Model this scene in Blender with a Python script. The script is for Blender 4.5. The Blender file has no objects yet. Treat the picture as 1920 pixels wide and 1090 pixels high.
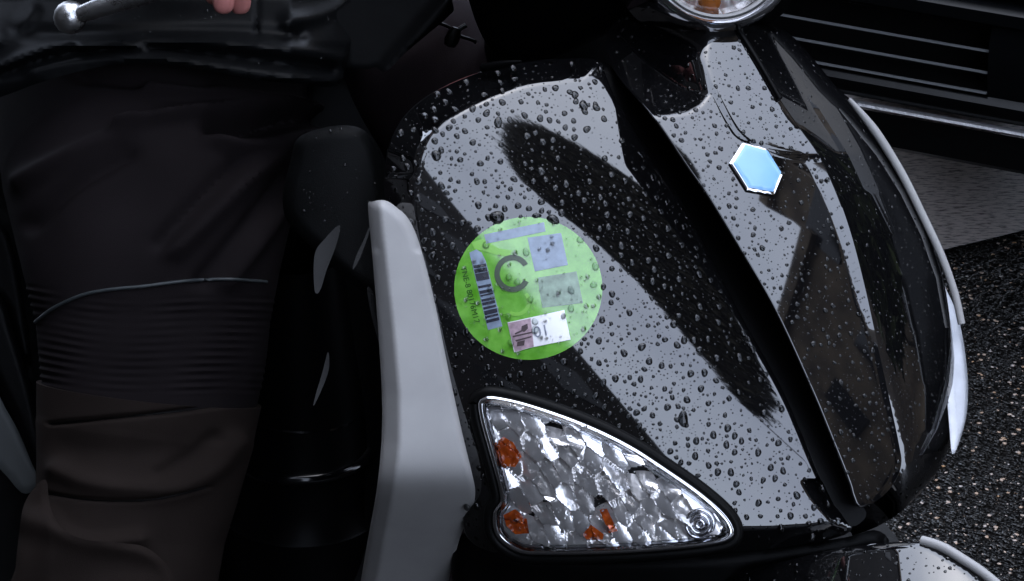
import bpy, bmesh, math, random
import numpy as np
from mathutils import Vector, Matrix
from mathutils.geometry import delaunay_2d_cdt
random.seed(7); rng = np.random.default_rng(7)
SC = bpy.context.scene; COL = SC.collection
rad = math.radians

# ------------------------------------------------------------------ camera
PITCH = rad(25); FPX = 7280.0; CAMH = 1.75
CAM = np.array([0, 0, CAMH]); RX = np.array([1.0, 0, 0])
FW = np.array([0, math.cos(PITCH), -math.sin(PITCH)]); UP = np.array([0, math.sin(PITCH), math.cos(PITCH)])
cd = bpy.data.cameras.new('camera'); cam = bpy.data.objects.new('camera', cd); COL.objects.link(cam)
cam.location = CAM; cam.rotation_euler = (math.pi / 2 - PITCH, 0, 0)
cd.sensor_width = 36; cd.lens = 36 * FPX / 1920; cd.clip_end = 2000; cd.clip_start = 0.05
SC.camera = cam

# ------------------------------------------------------------------ sky, sun, exposure (overcast)
w = bpy.data.worlds.new('World'); SC.world = w; w.use_nodes = True
nt = w.node_tree; nt.nodes.clear()
sky = nt.nodes.new('ShaderNodeTexSky'); sky.sky_type = 'NISHITA'; sky.sun_disc = False
sky.sun_elevation = rad(80); sky.sun_rotation = rad(20); sky.dust_density = 3; sky.air_density = 1
hs = nt.nodes.new('ShaderNodeHueSaturation'); hs.inputs['Saturation'].default_value = 0.45
mx = nt.nodes.new('ShaderNodeMixRGB'); mx.inputs[0].default_value = 0.65; mx.inputs[2].default_value = (6.0, 7.2, 9.9, 1)
bg = nt.nodes.new('ShaderNodeBackground'); bg.inputs['Strength'].default_value = 0.12
wo = nt.nodes.new('ShaderNodeOutputWorld')
nt.links.new(sky.outputs[0], hs.inputs['Color']); nt.links.new(hs.outputs[0], mx.inputs[1])
wtc = nt.nodes.new('ShaderNodeTexCoord'); wn = nt.nodes.new('ShaderNodeTexNoise'); wn.inputs['Scale'].default_value = 2.6; wn.inputs['Detail'].default_value = 4
wr = nt.nodes.new('ShaderNodeValToRGB'); wr.color_ramp.elements[0].position = .3; wr.color_ramp.elements[0].color = (.72, .74, .78, 1); wr.color_ramp.elements[1].position = .7; wr.color_ramp.elements[1].color = (1.0, 1.0, .98, 1)
wm = nt.nodes.new('ShaderNodeMixRGB'); wm.blend_type = 'MULTIPLY'; wm.inputs[0].default_value = 1
nt.links.new(wtc.outputs['Generated'], wn.inputs['Vector']); nt.links.new(wn.outputs['Fac'], wr.inputs[0]); nt.links.new(mx.outputs[0], wm.inputs[1]); nt.links.new(wr.outputs[0], wm.inputs[2])
nt.links.new(wm.outputs[0], bg.inputs[0]); nt.links.new(bg.outputs[0], wo.inputs[0])
sl = bpy.data.lights.new('sun', 'SUN'); sl.energy = 0.5; sl.angle = rad(178); sl.color = (1, .96, .9)
so = bpy.data.objects.new('sun', sl); COL.objects.link(so); so.location = (0, 0, 20)
sd = Vector((math.sin(rad(20)) * math.cos(rad(80)), math.cos(rad(20)) * math.cos(rad(80)), math.sin(rad(80))))
so.rotation_euler = sd.to_track_quat('Z', 'Y').to_euler()
SC.view_settings.view_transform = 'Standard'; SC.view_settings.look = 'None'
SC.view_settings.exposure = 2.0; SC.view_settings.gamma = 1; SC.view_settings.use_curve_mapping = False
SC.render.engine = 'CYCLES'
SC.cycles.use_denoising = True; SC.cycles.max_bounces = 10; SC.cycles.transparent_max_bounces = 12
SC.cycles.caustics_reflective = False; SC.cycles.caustics_refractive = False

# ------------------------------------------------------------------ helpers
def P(u, v, d):
    u = np.asarray(u, float); v = np.asarray(v, float); d = np.asarray(d, float)
    return CAM + d[..., None] * (FW + ((u - 960) / FPX)[..., None] * RX + ((545 - v) / FPX)[..., None] * UP)
def ground(u, v, z=0.0):
    d = (CAMH - z) / (math.sin(PITCH) + (v - 545) / FPX * math.cos(PITCH))
    return P(u, v, d)
def px(p):
    q = np.asarray(p, float) - CAM; d = q @ FW
    return 960 + q @ RX / d * FPX, 545 - q @ UP / d * FPX
def spline(pts, n=8, closed=False):
    p = np.array(pts, float); m = len(p); out = []
    rng_ = range(m if closed else m - 1)
    for i in rng_:
        a, b, c, d = (p[(i - 1) % m], p[i], p[(i + 1) % m], p[(i + 2) % m]) if closed else \
                     (p[max(i - 1, 0)], p[i], p[i + 1], p[min(i + 2, m - 1)])
        # centripetal-ish catmull rom
        for k in range(n):
            t = k / n
            out.append(.5 * ((2 * b) + (-a + c) * t + (2 * a - 5 * b + 4 * c - d) * t * t + (-a + 3 * b - 3 * c + d) * t ** 3))
    if not closed: out.append(p[-1])
    return np.array(out)
def resample(pl, step, closed=True):
    q = np.vstack([pl, pl[:1]]) if closed else pl
    s = np.r_[0, np.cumsum(np.linalg.norm(np.diff(q, axis=0), axis=1))]
    n = max(3, int(s[-1] / step)); t = np.linspace(0, s[-1], n + 1)
    if closed: t = t[:-1]
    return np.stack([np.interp(t, s, q[:, k]) for k in range(q.shape[1])], 1)
def dist_poly(pts, pl, closed=True):
    q = np.vstack([pl, pl[:1]]) if closed else pl
    best = np.full(len(pts), 1e9)
    for a, b in zip(q[:-1], q[1:]):
        ab = b - a; L = ab @ ab
        if L < 1e-12: continue
        t = np.clip(((pts - a) @ ab) / L, 0, 1)
        best = np.minimum(best, ((pts - a - t[:, None] * ab) ** 2).sum(1))
    return np.sqrt(best)
def inside(pts, pl):
    x, y = pts[:, 0], pts[:, 1]; c = np.zeros(len(pts), bool)
    q = np.vstack([pl, pl[:1]])
    for (x0, y0), (x1, y1) in zip(q[:-1], q[1:]):
        if y0 == y1: continue
        m = (y0 > y) != (y1 > y)
        c ^= m & (x < (x1 - x0) * (y - y0) / (y1 - y0) + x0)
    return c
def link(name, verts, faces, mat, parent=None, smooth=True, flat_angle=None):
    me = bpy.data.meshes.new(name); v = np.asarray(verts, float)
    base = np.zeros(3)
    if parent is not None: base = np.array(parent.get('_base', (0, 0, 0)), float)
    me.from_pydata((v - base).tolist(), [], faces)
    if mat: me.materials.append(mat)
    if smooth: me.polygons.foreach_set('use_smooth', [True] * len(me.polygons))
    me.update()
    if flat_angle is not None and smooth:
        me.set_sharp_from_angle(angle=rad(flat_angle))
    o = bpy.data.objects.new(name, me); COL.objects.link(o)
    if parent is not None:
        o.parent = parent; o['_base'] = base.tolist()
    return o
def tag(o, label=None, cat=None, group=None, kind=None):
    if label: o['label'] = label
    if cat: o['category'] = cat
    if group: o['group'] = group
    if kind: o['kind'] = kind
    return o
def thing(name, label, cat, loc, group=None):
    o = bpy.data.objects.new(name, None); COL.objects.link(o); o.location = loc; o.empty_display_size = .05
    o['_base'] = [float(x) for x in loc]
    return tag(o, label, cat, group)
def sheet(name, outline, D, mat, parent=None, step=7, prof=None, skirt=.012, smooth=True, corner=False, bx=1.0, back=False, flat_angle=50, rings=()):
    """A solid panel: outline in camera pixels, D(u,v) its depth, prof(dist, u, v) extra depth near the rim, skirt its thickness."""
    if corner:
        oo = np.array(outline, float); ol = []
        for a_, b_ in zip(oo, np.roll(oo, -1, 0)):
            m_ = max(1, int(np.linalg.norm(b_ - a_) / step)); ol += [a_ + (b_ - a_) * t_ / m_ for t_ in range(m_)]
        ol = np.array(ol)
    else: ol = resample(spline(outline, 8, True), step)
    area = .5 * np.sum(ol[:, 0] * np.roll(ol[:, 1], -1) - np.roll(ol[:, 0], -1) * ol[:, 1])
    if area < 0: ol = ol[::-1].copy()
    lo, hi = ol.min(0), ol.max(0)
    gx, gy = np.meshgrid(np.arange(lo[0], hi[0], step), np.arange(lo[1], hi[1], step * .87))
    gx = gx + (np.arange(gx.shape[0]) % 2)[:, None] * step * .5
    g = np.stack([gx.ravel(), gy.ravel()], 1); g = g[inside(g, ol)]
    dg = dist_poly(g, ol) if len(g) else np.zeros(0)
    g = g[dg > (max(rings) if rings else 0) + step * .6]
    if rings:
        tn = np.roll(ol, -1, 0) - np.roll(ol, 1, 0); tn /= np.linalg.norm(tn, axis=1)[:, None] + 1e-9; nn_ = np.stack([-tn[:, 1], tn[:, 0]], 1)
        for rr in rings:
            z = ol + nn_ * rr; z = z[inside(z, ol)]
            if len(z): z = z[np.abs(dist_poly(z, ol) - rr) < .12 * rr + .05]; g = np.vstack([g, z])
    pts = [Vector(p) for p in np.vstack([ol, g])]
    n = len(ol)
    vs, es, fs, *_ = delaunay_2d_cdt(pts, [(i, (i + 1) % n) for i in range(n)], [], 1, 1e-5)
    q = np.array([tuple(v) for v in vs]); uu, vv = q[:, 0], q[:, 1]
    dd = np.asarray(D(uu, vv), float) + np.zeros(len(uu))
    dist = dist_poly(q, ol)
    if prof is not None: dd = dd + prof(dist, uu, vv)
    top = P(uu, vv, dd)
    faces = []
    for f in fs:
        f = list(f); a, b, c = q[f[0]], q[f[1]], q[f[2]]
        cr = (b[0] - a[0]) * (c[1] - a[1]) - (b[1] - a[1]) * (c[0] - a[0])
        faces.append(f[::-1] if cr > 0 else f)
    verts = top
    if skirt:
        # rim ring, walking the outline in order
        key = {(round(x, 3), round(y, 3)): i for i, (x, y) in enumerate(q)}
        ring = []
        for x, y in ol:
            i = key.get((round(x, 3), round(y, 3)))
            if i is None: i = int(np.argmin((uu - x) ** 2 + (vv - y) ** 2))
            if not ring or ring[-1] != i: ring.append(i)
        if ring[0] == ring[-1]: ring.pop()
        r = np.array(ring); c = q[r].mean(0)
        qi = c + (q[r] - c) * .995
        bk = P(qi[:, 0], qi[:, 1], dd[r] + skirt)
        b0 = len(verts); verts = np.vstack([verts, bk]); m = len(r)
        for i in range(m):
            j = (i + 1) % m
            faces.append([int(r[i]), int(r[j]), b0 + j, b0 + i])
        if back:
            b1 = len(verts); verts = np.vstack([verts, P(uu, vv, dd + skirt)])
            off = b1
            faces += [[off + k for k in f[::-1]] for f in faces[:len(fs)]]
    return link(name, verts, faces, mat, parent, smooth, flat_angle)
def tube(name, path, radii, mat, parent=None, n=12, ref=None, cap=True, disp=None, rb=None, smooth=True):
    """Sweep of an ellipse (radii, rb) along a 3D path."""
    p = np.asarray(path, float); m = len(p)
    ra = np.broadcast_to(np.asarray(radii, float), (m,)); rb = ra if rb is None else np.broadcast_to(np.asarray(rb, float), (m,))
    t = np.gradient(p, axis=0); t /= np.linalg.norm(t, axis=1)[:, None] + 1e-12
    ref = RX if ref is None else np.asarray(ref, float)
    a = ref - (t @ ref)[:, None] * t; a /= np.linalg.norm(a, axis=1)[:, None] + 1e-9
    b = np.cross(t, a)
    th = np.linspace(0, 2 * np.pi, n, endpoint=False)
    V = p[:, None] + (ra[:, None] * np.cos(th))[..., None] * a[:, None] + (rb[:, None] * np.sin(th))[..., None] * b[:, None]
    if disp is not None:
        N = np.cos(th)[None, :, None] * a[:, None] + np.sin(th)[None, :, None] * b[:, None]
        V = V + N * disp(V)[..., None]
    V = V.reshape(-1, 3); F = []
    for i in range(m - 1):
        for k in range(n):
            k2 = (k + 1) % n
            F.append([i * n + k, i * n + k2, (i + 1) * n + k2, (i + 1) * n + k])
    if cap:
        F.append([k for k in range(n)][::-1]); F.append([(m - 1) * n + k for k in range(n)])
    return link(name, V, F, mat, parent, smooth, 60)
def box(name, lo, hi, mat, parent=None, bev=0, M=None):
    bm = bmesh.new(); bmesh.ops.create_cube(bm, size=1)
    for v in bm.verts: v.co = Vector([(lo[k] + hi[k]) / 2 + v.co[k] * (hi[k] - lo[k]) for k in range(3)])
    if bev: bmesh.ops.bevel(bm, geom=bm.edges[:], offset=bev, segments=2, affect='EDGES', profile=.5)
    if M is not None: bmesh.ops.transform(bm, matrix=M, verts=bm.verts)
    v = [tuple(x.co) for x in bm.verts]; bm.verts.index_update(); f = [[x.index for x in p.verts] for p in bm.faces]; bm.free()
    return link(name, v, f, mat, parent, bool(bev), 40)
def lathe(name, prof, o, ax, mat, parent=None, n=48, close=False):
    """prof: list of (radius, height along ax)."""
    ax = np.array(ax, float); ax /= np.linalg.norm(ax)
    a = np.cross(ax, [0, 0, 1.0]); a = a / np.linalg.norm(a) if np.linalg.norm(a) > 1e-4 else RX
    b = np.cross(ax, a); th = np.linspace(0, 2 * np.pi, n, endpoint=False); V = []; F = []
    for r, h in prof:
        V += list(np.asarray(o) + ax * h + r * (np.cos(th)[:, None] * a + np.sin(th)[:, None] * b))
    m = len(prof)
    for i in range(m if close else m - 1):
        for k in range(n):
            k2 = (k + 1) % n; i2 = (i + 1) % m
            F.append([i * n + k, i * n + k2, i2 * n + k2, i2 * n + k])
    return link(name, V, F, mat, parent, True, 40)

# ------------------------------------------------------------------ materials
def mat(name, col, rough=.5, metal=0, spec=.5, var=0, vs=40, bump=0, bs=200, trans=0, ior=1.5, coat=0, rvar=0, sheen=0, col2=None, bdist=.002):
    m = bpy.data.materials.new(name); m.use_nodes = True; t = m.node_tree; b = t.nodes['Principled BSDF']
    b.inputs['Base Color'].default_value = (*col, 1); b.inputs['Roughness'].default_value = rough
    b.inputs['Metallic'].default_value = metal; b.inputs['Specular IOR Level'].default_value = spec
    b.inputs['IOR'].default_value = ior; b.inputs['Transmission Weight'].default_value = trans
    b.inputs['Coat Weight'].default_value = coat; b.inputs['Coat Roughness'].default_value = .03
    b.inputs['Sheen Weight'].default_value = sheen
    tc = t.nodes.new('ShaderNodeTexCoord')
    if var or col2:
        n = t.nodes.new('ShaderNodeTexNoise'); n.inputs['Scale'].default_value = vs; n.inputs['Detail'].default_value = 6
        r = t.nodes.new('ShaderNodeValToRGB'); r.color_ramp.elements[0].position = .3; r.color_ramp.elements[1].position = .7
        c2 = col2 if col2 else tuple(min(1, c * (1 + var)) for c in col)
        c1 = col if col2 else tuple(c * (1 - var) for c in col)
        r.color_ramp.elements[0].color = (*c1, 1); r.color_ramp.elements[1].color = (*c2, 1)
        t.links.new(tc.outputs['Object'], n.inputs['Vector']); t.links.new(n.outputs['Fac'], r.inputs[0]); t.links.new(r.outputs[0], b.inputs['Base Color'])
    if rvar:
        n = t.nodes.new('ShaderNodeTexNoise'); n.inputs['Scale'].default_value = vs * .7; n.inputs['Detail'].default_value = 5
        mr = t.nodes.new('ShaderNodeMapRange'); mr.inputs[1].default_value = .3; mr.inputs[2].default_value = .7
        mr.inputs[3].default_value = max(.01, rough - rvar); mr.inputs[4].default_value = rough + rvar
        t.links.new(tc.outputs['Object'], n.inputs['Vector']); t.links.new(n.outputs['Fac'], mr.inputs[0]); t.links.new(mr.outputs[0], b.inputs['Roughness'])
    if bump:
        n = t.nodes.new('ShaderNodeTexNoise'); n.inputs['Scale'].default_value = bs; n.inputs['Detail'].default_value = 4
        bp = t.nodes.new('ShaderNodeBump'); bp.inputs['Strength'].default_value = bump; bp.inputs['Distance'].default_value = bdist
        t.links.new(tc.outputs['Object'], n.inputs['Vector']); t.links.new(n.outputs['Fac'], bp.inputs['Height']); t.links.new(bp.outputs[0], b.inputs['Normal'])
    return m
M = {}
M['paint'] = mat('black_gloss_paint', (.003, .003, .0034), .03, spec=1.0, ior=1.54, var=.3, vs=8)
M['satin'] = mat('black_satin_plastic', (.0013, .0013, .0015), .38, spec=.08, bump=.15, bs=900, bdist=.0005)
M['matte'] = mat('black_grained_plastic', (.002, .0022, .0023), .5, spec=.1, bump=.3, bs=1400, bdist=.0006, var=.4, vs=30)
M['gloss_plastic'] = mat('black_wet_plastic', (.0015, .0015, .002), .12, spec=.4, rvar=.08, vs=25)
M['inner_gloss'] = mat('black_inner_plastic', (.003, .0028, .003), .24, spec=.16, rvar=.1, vs=60)
M['grey'] = mat('grey_satin_trim', (.325, .318, .312), .45, spec=.4, var=.08, vs=25, bump=.08, bs=1200, bdist=.0004, rvar=.06)
M['grey_dark'] = mat('dark_grey_side_trim', (.06, .065, .065), .45, spec=.3, var=.12, vs=20)
M['chrome'] = mat('chrome', (.72, .72, .74), .06, metal=1, rvar=.04, vs=60)
M['reflector'] = mat('moulded_reflector', (.97, .94, .91), .15, metal=.72, spec=.8, rvar=.05, vs=120, bump=.12, bs=160, bdist=.002)
M['frost'] = mat('frosted_silver_lens', (.75, .76, .78), .3, metal=.35, spec=.8, var=.08, vs=90)
M['alloy'] = mat('brushed_alloy', (.5, .5, .5), .28, metal=1, rvar=.12, vs=90, bump=.1, bs=500)
M['amber'] = mat('amber_reflection_tint', (1.0, .11, .01), .12, spec=.6, var=.55, vs=180, bump=.3, bs=260)
M['orange'] = mat('orange_bulb', (.7, .2, .03), .12, spec=.6)
M['green'] = mat('green_sticker_film', (.075, .29, .012), .09, spec=.9, ior=1.6, vs=95, col2=(.19, .50, .07))
M['lime'] = mat('light_green_print', (.20, .50, .06), .2, spec=.7)
M['lav'] = mat('lavender_print', (.23, .29, .38), .2, spec=.7, var=.2, vs=160)
M['greyprint'] = mat('grey_green_print', (.21, .30, .22), .2, spec=.7, var=.3, vs=200)
M['ink'] = mat('dark_ink', (.014, .016, .03), .25, spec=.6, var=.3, vs=300)
M['cink'] = mat('grey_green_ink', (.035, .06, .028), .22, spec=.6)
M['gink'] = mat('green_ink', (.012, .055, .006), .25)
M['white'] = mat('white_label', (.92, .92, .93), .2, spec=1.0, ior=1.7)
M['pink'] = mat('pinkish_foil', (.42, .30, .34), .3, metal=.4, var=.3, vs=260)
M['blotch'] = mat('dark_worn_print', (.05, .028, .032), .4)
M['paleink'] = mat('faint_grey_ink', (.22, .24, .30), .4)
M['blue'] = mat('blue_enamel', (.25, .50, .85), .1, spec=.6, var=.05, vs=60, ior=1.5)
M['blue2'] = mat('deep_blue_enamel', (.055, .13, .25), .1, spec=.6)
M['trouser'] = mat('black_softshell', (.0115, .0092, .0098), .85, spec=.04, var=.25, vs=12, bump=.35, bs=1500, bdist=.0006, sheen=0)
M['brown'] = mat('brown_black_fabric', (.0185, .0138, .0118), .85, spec=.04, var=.2, vs=14, bump=.4, bs=1600, bdist=.0006)
M['purple'] = mat('dark_plum_fabric', (.026, .0195, .022), .75, spec=.06, var=.2, vs=14, bump=.3, bs=1300, bdist=.0006)
M['piping'] = mat('grey_reflective_piping', (.030, .036, .038), .5)
M['jacket'] = mat('wet_black_waterproof', (.0026, .0028, .0031), .42, spec=.06, rvar=.12, vs=18, bump=.2, bs=35, bdist=.003)
M['skin'] = mat('skin', (.50, .19, .17), .45, spec=.4, var=.15, vs=60, bump=.2, bs=700, bdist=.0004)
M['car'] = mat('black_car_paint', (.0025, .0028, .0032), .25, spec=.2, rvar=.05, vs=5)
M['car_plastic'] = mat('black_car_plastic', (.003, .003, .0032), .5, spec=.15)
M['car_slat'] = mat('grey_slat_edge', (.12, .125, .13), .4)
M['glass_dark'] = mat('dark_glass', (.01, .012, .014), .03, spec=.5)
M['rubber'] = mat('tyre_rubber', (.012, .012, .012), .75, spec=.3, bump=.3, bs=200)
M['brick'] = mat('dark_brown_brick', (.022, .018, .015), .85, var=.45, vs=.9)
M['stone'] = mat('brown_stone', (.10, .075, .055), .85, vs=1.2, col2=(.36, .27, .18))
M['winglass'] = mat('window_glass', (.02, .02, .022), .08, spec=.5)
M['bark'] = mat('bark', (.05, .038, .028), .9, var=.4, vs=20)
M['leaf'] = mat('olive_leaves', (.105, .092, .06), .7, spec=.2, var=.5, vs=3)
M['leaf2'] = mat('green_leaves', (.085, .105, .035), .7, spec=.2, var=.5, vs=2)
M['gasket'] = mat('black_rubber_gasket', (.002, .002, .002), .45, spec=.1)

def clear_mat(name, tint=(1, 1, 1), ior=1.45, rough=.02, bump=0, bs=80):
    m = bpy.data.materials.new(name); m.use_nodes = True; t = m.node_tree; t.nodes.clear()
    o = t.nodes.new('ShaderNodeOutputMaterial'); mix = t.nodes.new('ShaderNodeMixShader'); tr = t.nodes.new('ShaderNodeBsdfTransparent')
    gl = t.nodes.new('ShaderNodeBsdfGlossy'); fr = t.nodes.new('ShaderNodeFresnel')
    tr.inputs[0].default_value = (*tint, 1); gl.inputs['Roughness'].default_value = rough; fr.inputs[0].default_value = ior
    t.links.new(fr.outputs[0], mix.inputs[0]); t.links.new(tr.outputs[0], mix.inputs[1]); t.links.new(gl.outputs[0], mix.inputs[2]); t.links.new(mix.outputs[0], o.inputs[0])
    return m
M['lens'] = clear_mat('clear_lens', (.94, .95, .97))
M['water'] = clear_mat('rain_water', (.80, .83, .82), 1.4, 0)
M['water_thick'] = mat('rain_water_on_lens', (1, 1, 1), 0, trans=1, ior=1.33)
M['dark_water'] = mat('rain_water_darkened', (.10, .105, .11), 0, trans=1, ior=1.4)  # grey tint darkens the drops, standing in for weaker paint gloss under water

# asphalt
def asphalt():
    m = bpy.data.materials.new('wet_asphalt'); m.use_nodes = True; t = m.node_tree; b = t.nodes['Principled BSDF']
    tc = t.nodes.new('ShaderNodeTexCoord')
    v = t.nodes.new('ShaderNodeTexVoronoi'); v.inputs['Scale'].default_value = 190; v.feature = 'F1'
    n = t.nodes.new('ShaderNodeTexNoise'); n.inputs['Scale'].default_value = 9; n.inputs['Detail'].default_value = 8
    r = t.nodes.new('ShaderNodeValToRGB'); e = r.color_ramp.elements
    e[0].position = .3; e[0].color = (.002, .0018, .0017, 1); e[1].position = .75; e[1].color = (.007, .0062, .0056, 1)
    t.links.new(tc.outputs['Object'], v.inputs['Vector']); t.links.new(tc.outputs['Object'], n.inputs['Vector'])
    t.links.new(n.outputs['Fac'], r.inputs[0]); t.links.new(r.outputs[0], b.inputs['Base Color'])
    b.inputs['Roughness'].default_value = .35; b.inputs['Specular IOR Level'].default_value = .12
    bp = t.nodes.new('ShaderNodeBump'); bp.inputs['Strength'].default_value = .9; bp.inputs['Distance'].default_value = .006
    t.links.new(v.outputs['Distance'], bp.inputs['Height']); t.links.new(bp.outputs[0], b.inputs['Normal'])
    return m
M['asphalt'] = asphalt()
M['stones'] = mat('wet_aggregate', (.0015, .0014, .0013), .3, spec=.3, vs=60, col2=(.006, .0048, .0036))
M['stone_pale'] = mat('pale_aggregate', (.40, .22, .09), .3, spec=.5, vs=50, col2=(.5, .46, .44))
def marking():
    m = bpy.data.materials.new('worn_road_paint'); m.use_nodes = True; t = m.node_tree; b = t.nodes['Principled BSDF']
    tc = t.nodes.new('ShaderNodeTexCoord'); mp = t.nodes.new('ShaderNodeMapping'); mp.inputs['Scale'].default_value = (70, 260, 1); mp.inputs['Rotation'].default_value = (0, 0, rad(-55))
    n = t.nodes.new('ShaderNodeTexNoise'); n.inputs['Scale'].default_value = 1; n.inputs['Detail'].default_value = 5; n.inputs['Roughness'].default_value = .65
    r = t.nodes.new('ShaderNodeValToRGB'); e = r.color_ramp.elements
    e[0].position = .33; e[0].color = (.03, .010, .009, 1); e[1].position = .52; e[1].color = (.72, .63, .58, 1)
    t.links.new(tc.outputs['Object'], mp.inputs[0]); t.links.new(mp.outputs[0], n.inputs['Vector']); t.links.new(n.outputs['Fac'], r.inputs[0]); t.links.new(r.outputs[0], b.inputs['Base Color'])
    b.inputs['Roughness'].default_value = .45
    bp = t.nodes.new('ShaderNodeBump'); bp.inputs['Strength'].default_value = .5; bp.inputs['Distance'].default_value = .003
    t.links.new(n.outputs['Fac'], bp.inputs['Height']); t.links.new(bp.outputs[0], b.inputs['Normal'])
    return m
M['marking'] = marking()

# ------------------------------------------------------------------ ground and setting
g = link('ground', [(-300, -300, 0), (300, -300, 0), (300, 300, 0), (-300, 300, 0)], [[0, 1, 2, 3]], M['asphalt'], smooth=False); tag(g, kind='structure')
e0, e1 = ground(1755., 478.), ground(1920., 438.)
ed = (e1 - e0) / np.linalg.norm(e1 - e0); en = np.array([-ed[1], ed[0], 0])
if en[1] < 0: en = -en
q0 = e0 - ed * .25; q1 = e0 + ed * 3.0
rm = link('road_marking', [tuple(p + np.array([0, 0, .004])) for p in (q0, q1, q1 + en * .6, q0 + en * .6)], [[0, 1, 2, 3]], M['marking'], smooth=False); tag(rm, kind='structure')

# loose relief of the asphalt where it is near enough to read: stones set in the surface
def stones(name, n, mt, rlo, rhi, seed, hfac):
    r = np.random.default_rng(seed); V = []; F = []
    bm = bmesh.new(); bmesh.ops.create_icosphere(bm, subdivisions=1, radius=1)
    bv = np.array([v.co[:] for v in bm.verts]); bf = [[v.index for v in f.verts] for f in bm.faces]; bm.free()
    a = np.array([ground(1600, 440)[0], ground(0, 380)[1]])
    k = 0
    while k < n:
        u = r.uniform(1580, 2050); v = r.uniform(380, 1150); p = ground(u, v)
        if (p - e0) @ en > -.004: continue
        s = rlo + (rhi - rlo) * r.random() ** 3.5
        sc = s * np.array([r.uniform(.7, 1.3), r.uniform(.7, 1.3), hfac * r.uniform(.5, 1.1)])
        q = bv * sc * (1 + .25 * r.standard_normal((len(bv), 1)) * .6)
        an = r.uniform(0, 6.28); c, s_ = math.cos(an), math.sin(an)
        q = q @ np.array([[c, s_, 0], [-s_, c, 0], [0, 0, 1]])
        off = k * len(bv); V.append(q + p + np.array([0, 0, .0005])); F += [[off + i for i in f] for f in bf]; k += 1
    o = link(name, np.vstack(V), F, mt, smooth=True); tag(o, kind='stuff'); return o
tag(stones('asphalt_stones', 9000, M['stones'], .0012, .0042, 3, .32), 'wet dark asphalt stones glinting on the road beside the scooter', 'gravel')
tag(stones('pale_chippings', 2300, M['stone_pale'], .0004, .0030, 5, .4), 'scattered pale orange and white stone chips in the wet asphalt', 'gravel')

# buildings across the street and beside it (behind the camera; they are what the paint mirrors)
def building(name, label, x0, x1, y0, y1, h, mt, faces, group=None):
    b = thing(name, label, 'building', (x0, y0, 0))
    wall = box('wall', (x0, y0, -.2), (x1, y1, h), mt, b)
    box('cornice', (x0 - .25, y0 - .25, h + .002), (x1 + .25, y1 + .25, h + .5), M['stone'], b)
    src = None
    for fc in faces:
        span = (x0, x1) if fc in 'ns' else (y0, y1)
        nw = max(2, int((span[1] - span[0]) / 2.6)); nf = int(h / 3.3)
        for i in range(nw):
            for k in range(nf):
                c = span[0] + (i + .5) * (span[1] - span[0]) / nw; z = 1.2 + k * 3.3
                if src is None:
                    src = box('window', (-.55, -.06, 0), (.55, .06, 1.7), M['winglass'], b); o = src
                else:
                    o = src.copy(); COL.objects.link(o)
                o.parent = b
                X, Y, rz = {'n': (c, y1 + .02, 0), 's': (c, y0 - .02, 0), 'e': (x1 + .02, c, math.pi / 2), 'w': (x0 - .02, c, math.pi / 2)}[fc]
                # mesh of src is stored relative to the building's base
                R_ = Matrix.Translation((X - x0, Y - y0, z)) @ Matrix.Rotation(rz, 4, 'Z') @ Matrix.Translation((x0, y0, 0))
                o.matrix_local = R_
    return b
building('brick_house', 'tall dark brown brick building across the street behind the viewer', -16, .75, -22, -12, 27, M['brick'], 'n')
building('corner_house', 'dark brown brick house close along the left side of the street', -22, -9.5, -11, 14, 22, M['brick'], 'e')
building('terrace_house', 'brown terrace house further along the right side of the street', 8.5, 20, 5.6, 32, 11.5, M['stone'], 'w')
building('stone_house', 'brown stone house of four storeys on the right side of the street', 10.2, 22, -9.0, -.47, 12.2, M['stone'], 'w')
building('stone_house', 'taller brown stone house between the two lower ones on the right side', 10.25, 22, -.45, 1.4, 14.6, M['stone'], 'w')
building('low_house', 'low brown house at the far end of the street', 5, 70, -85, -70, 16, M['brick'], 'n')

def leaves(name, poly, centre, axr, axu, thick, n, size, mt, parent, seed):
    """leaf clumps filling an outline (metres in a plane at centre spanned by axr, axu) with real thickness"""
    r = np.random.default_rng(seed); pl = np.array(poly, float); lo, hi = pl.min(0), pl.max(0); V = []; F = []; k = 0
    nrm = np.cross(axr, axu)
    p = r.uniform(lo, hi, (n * 4, 2)); p = p[inside(p, pl)][:n]; n = len(p)
    c = centre + p[:, :1] * axr + p[:, 1:] * axu + r.normal(0, thick, (n, 1)) * nrm
    a = r.standard_normal((n, 3)); a /= np.linalg.norm(a, axis=1)[:, None]; b = np.cross(a, r.standard_normal((n, 3))); b /= np.linalg.norm(b, axis=1)[:, None]
    s = size * r.uniform(.6, 1.4, (n, 1))
    V = np.stack([c - a * s, c + b * s * .5, c + a * s, c - b * s * .5], 1).reshape(-1, 3); F = np.arange(4 * n).reshape(-1, 4).tolist()
    return link(name, V, F, mt, parent, False)
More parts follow.
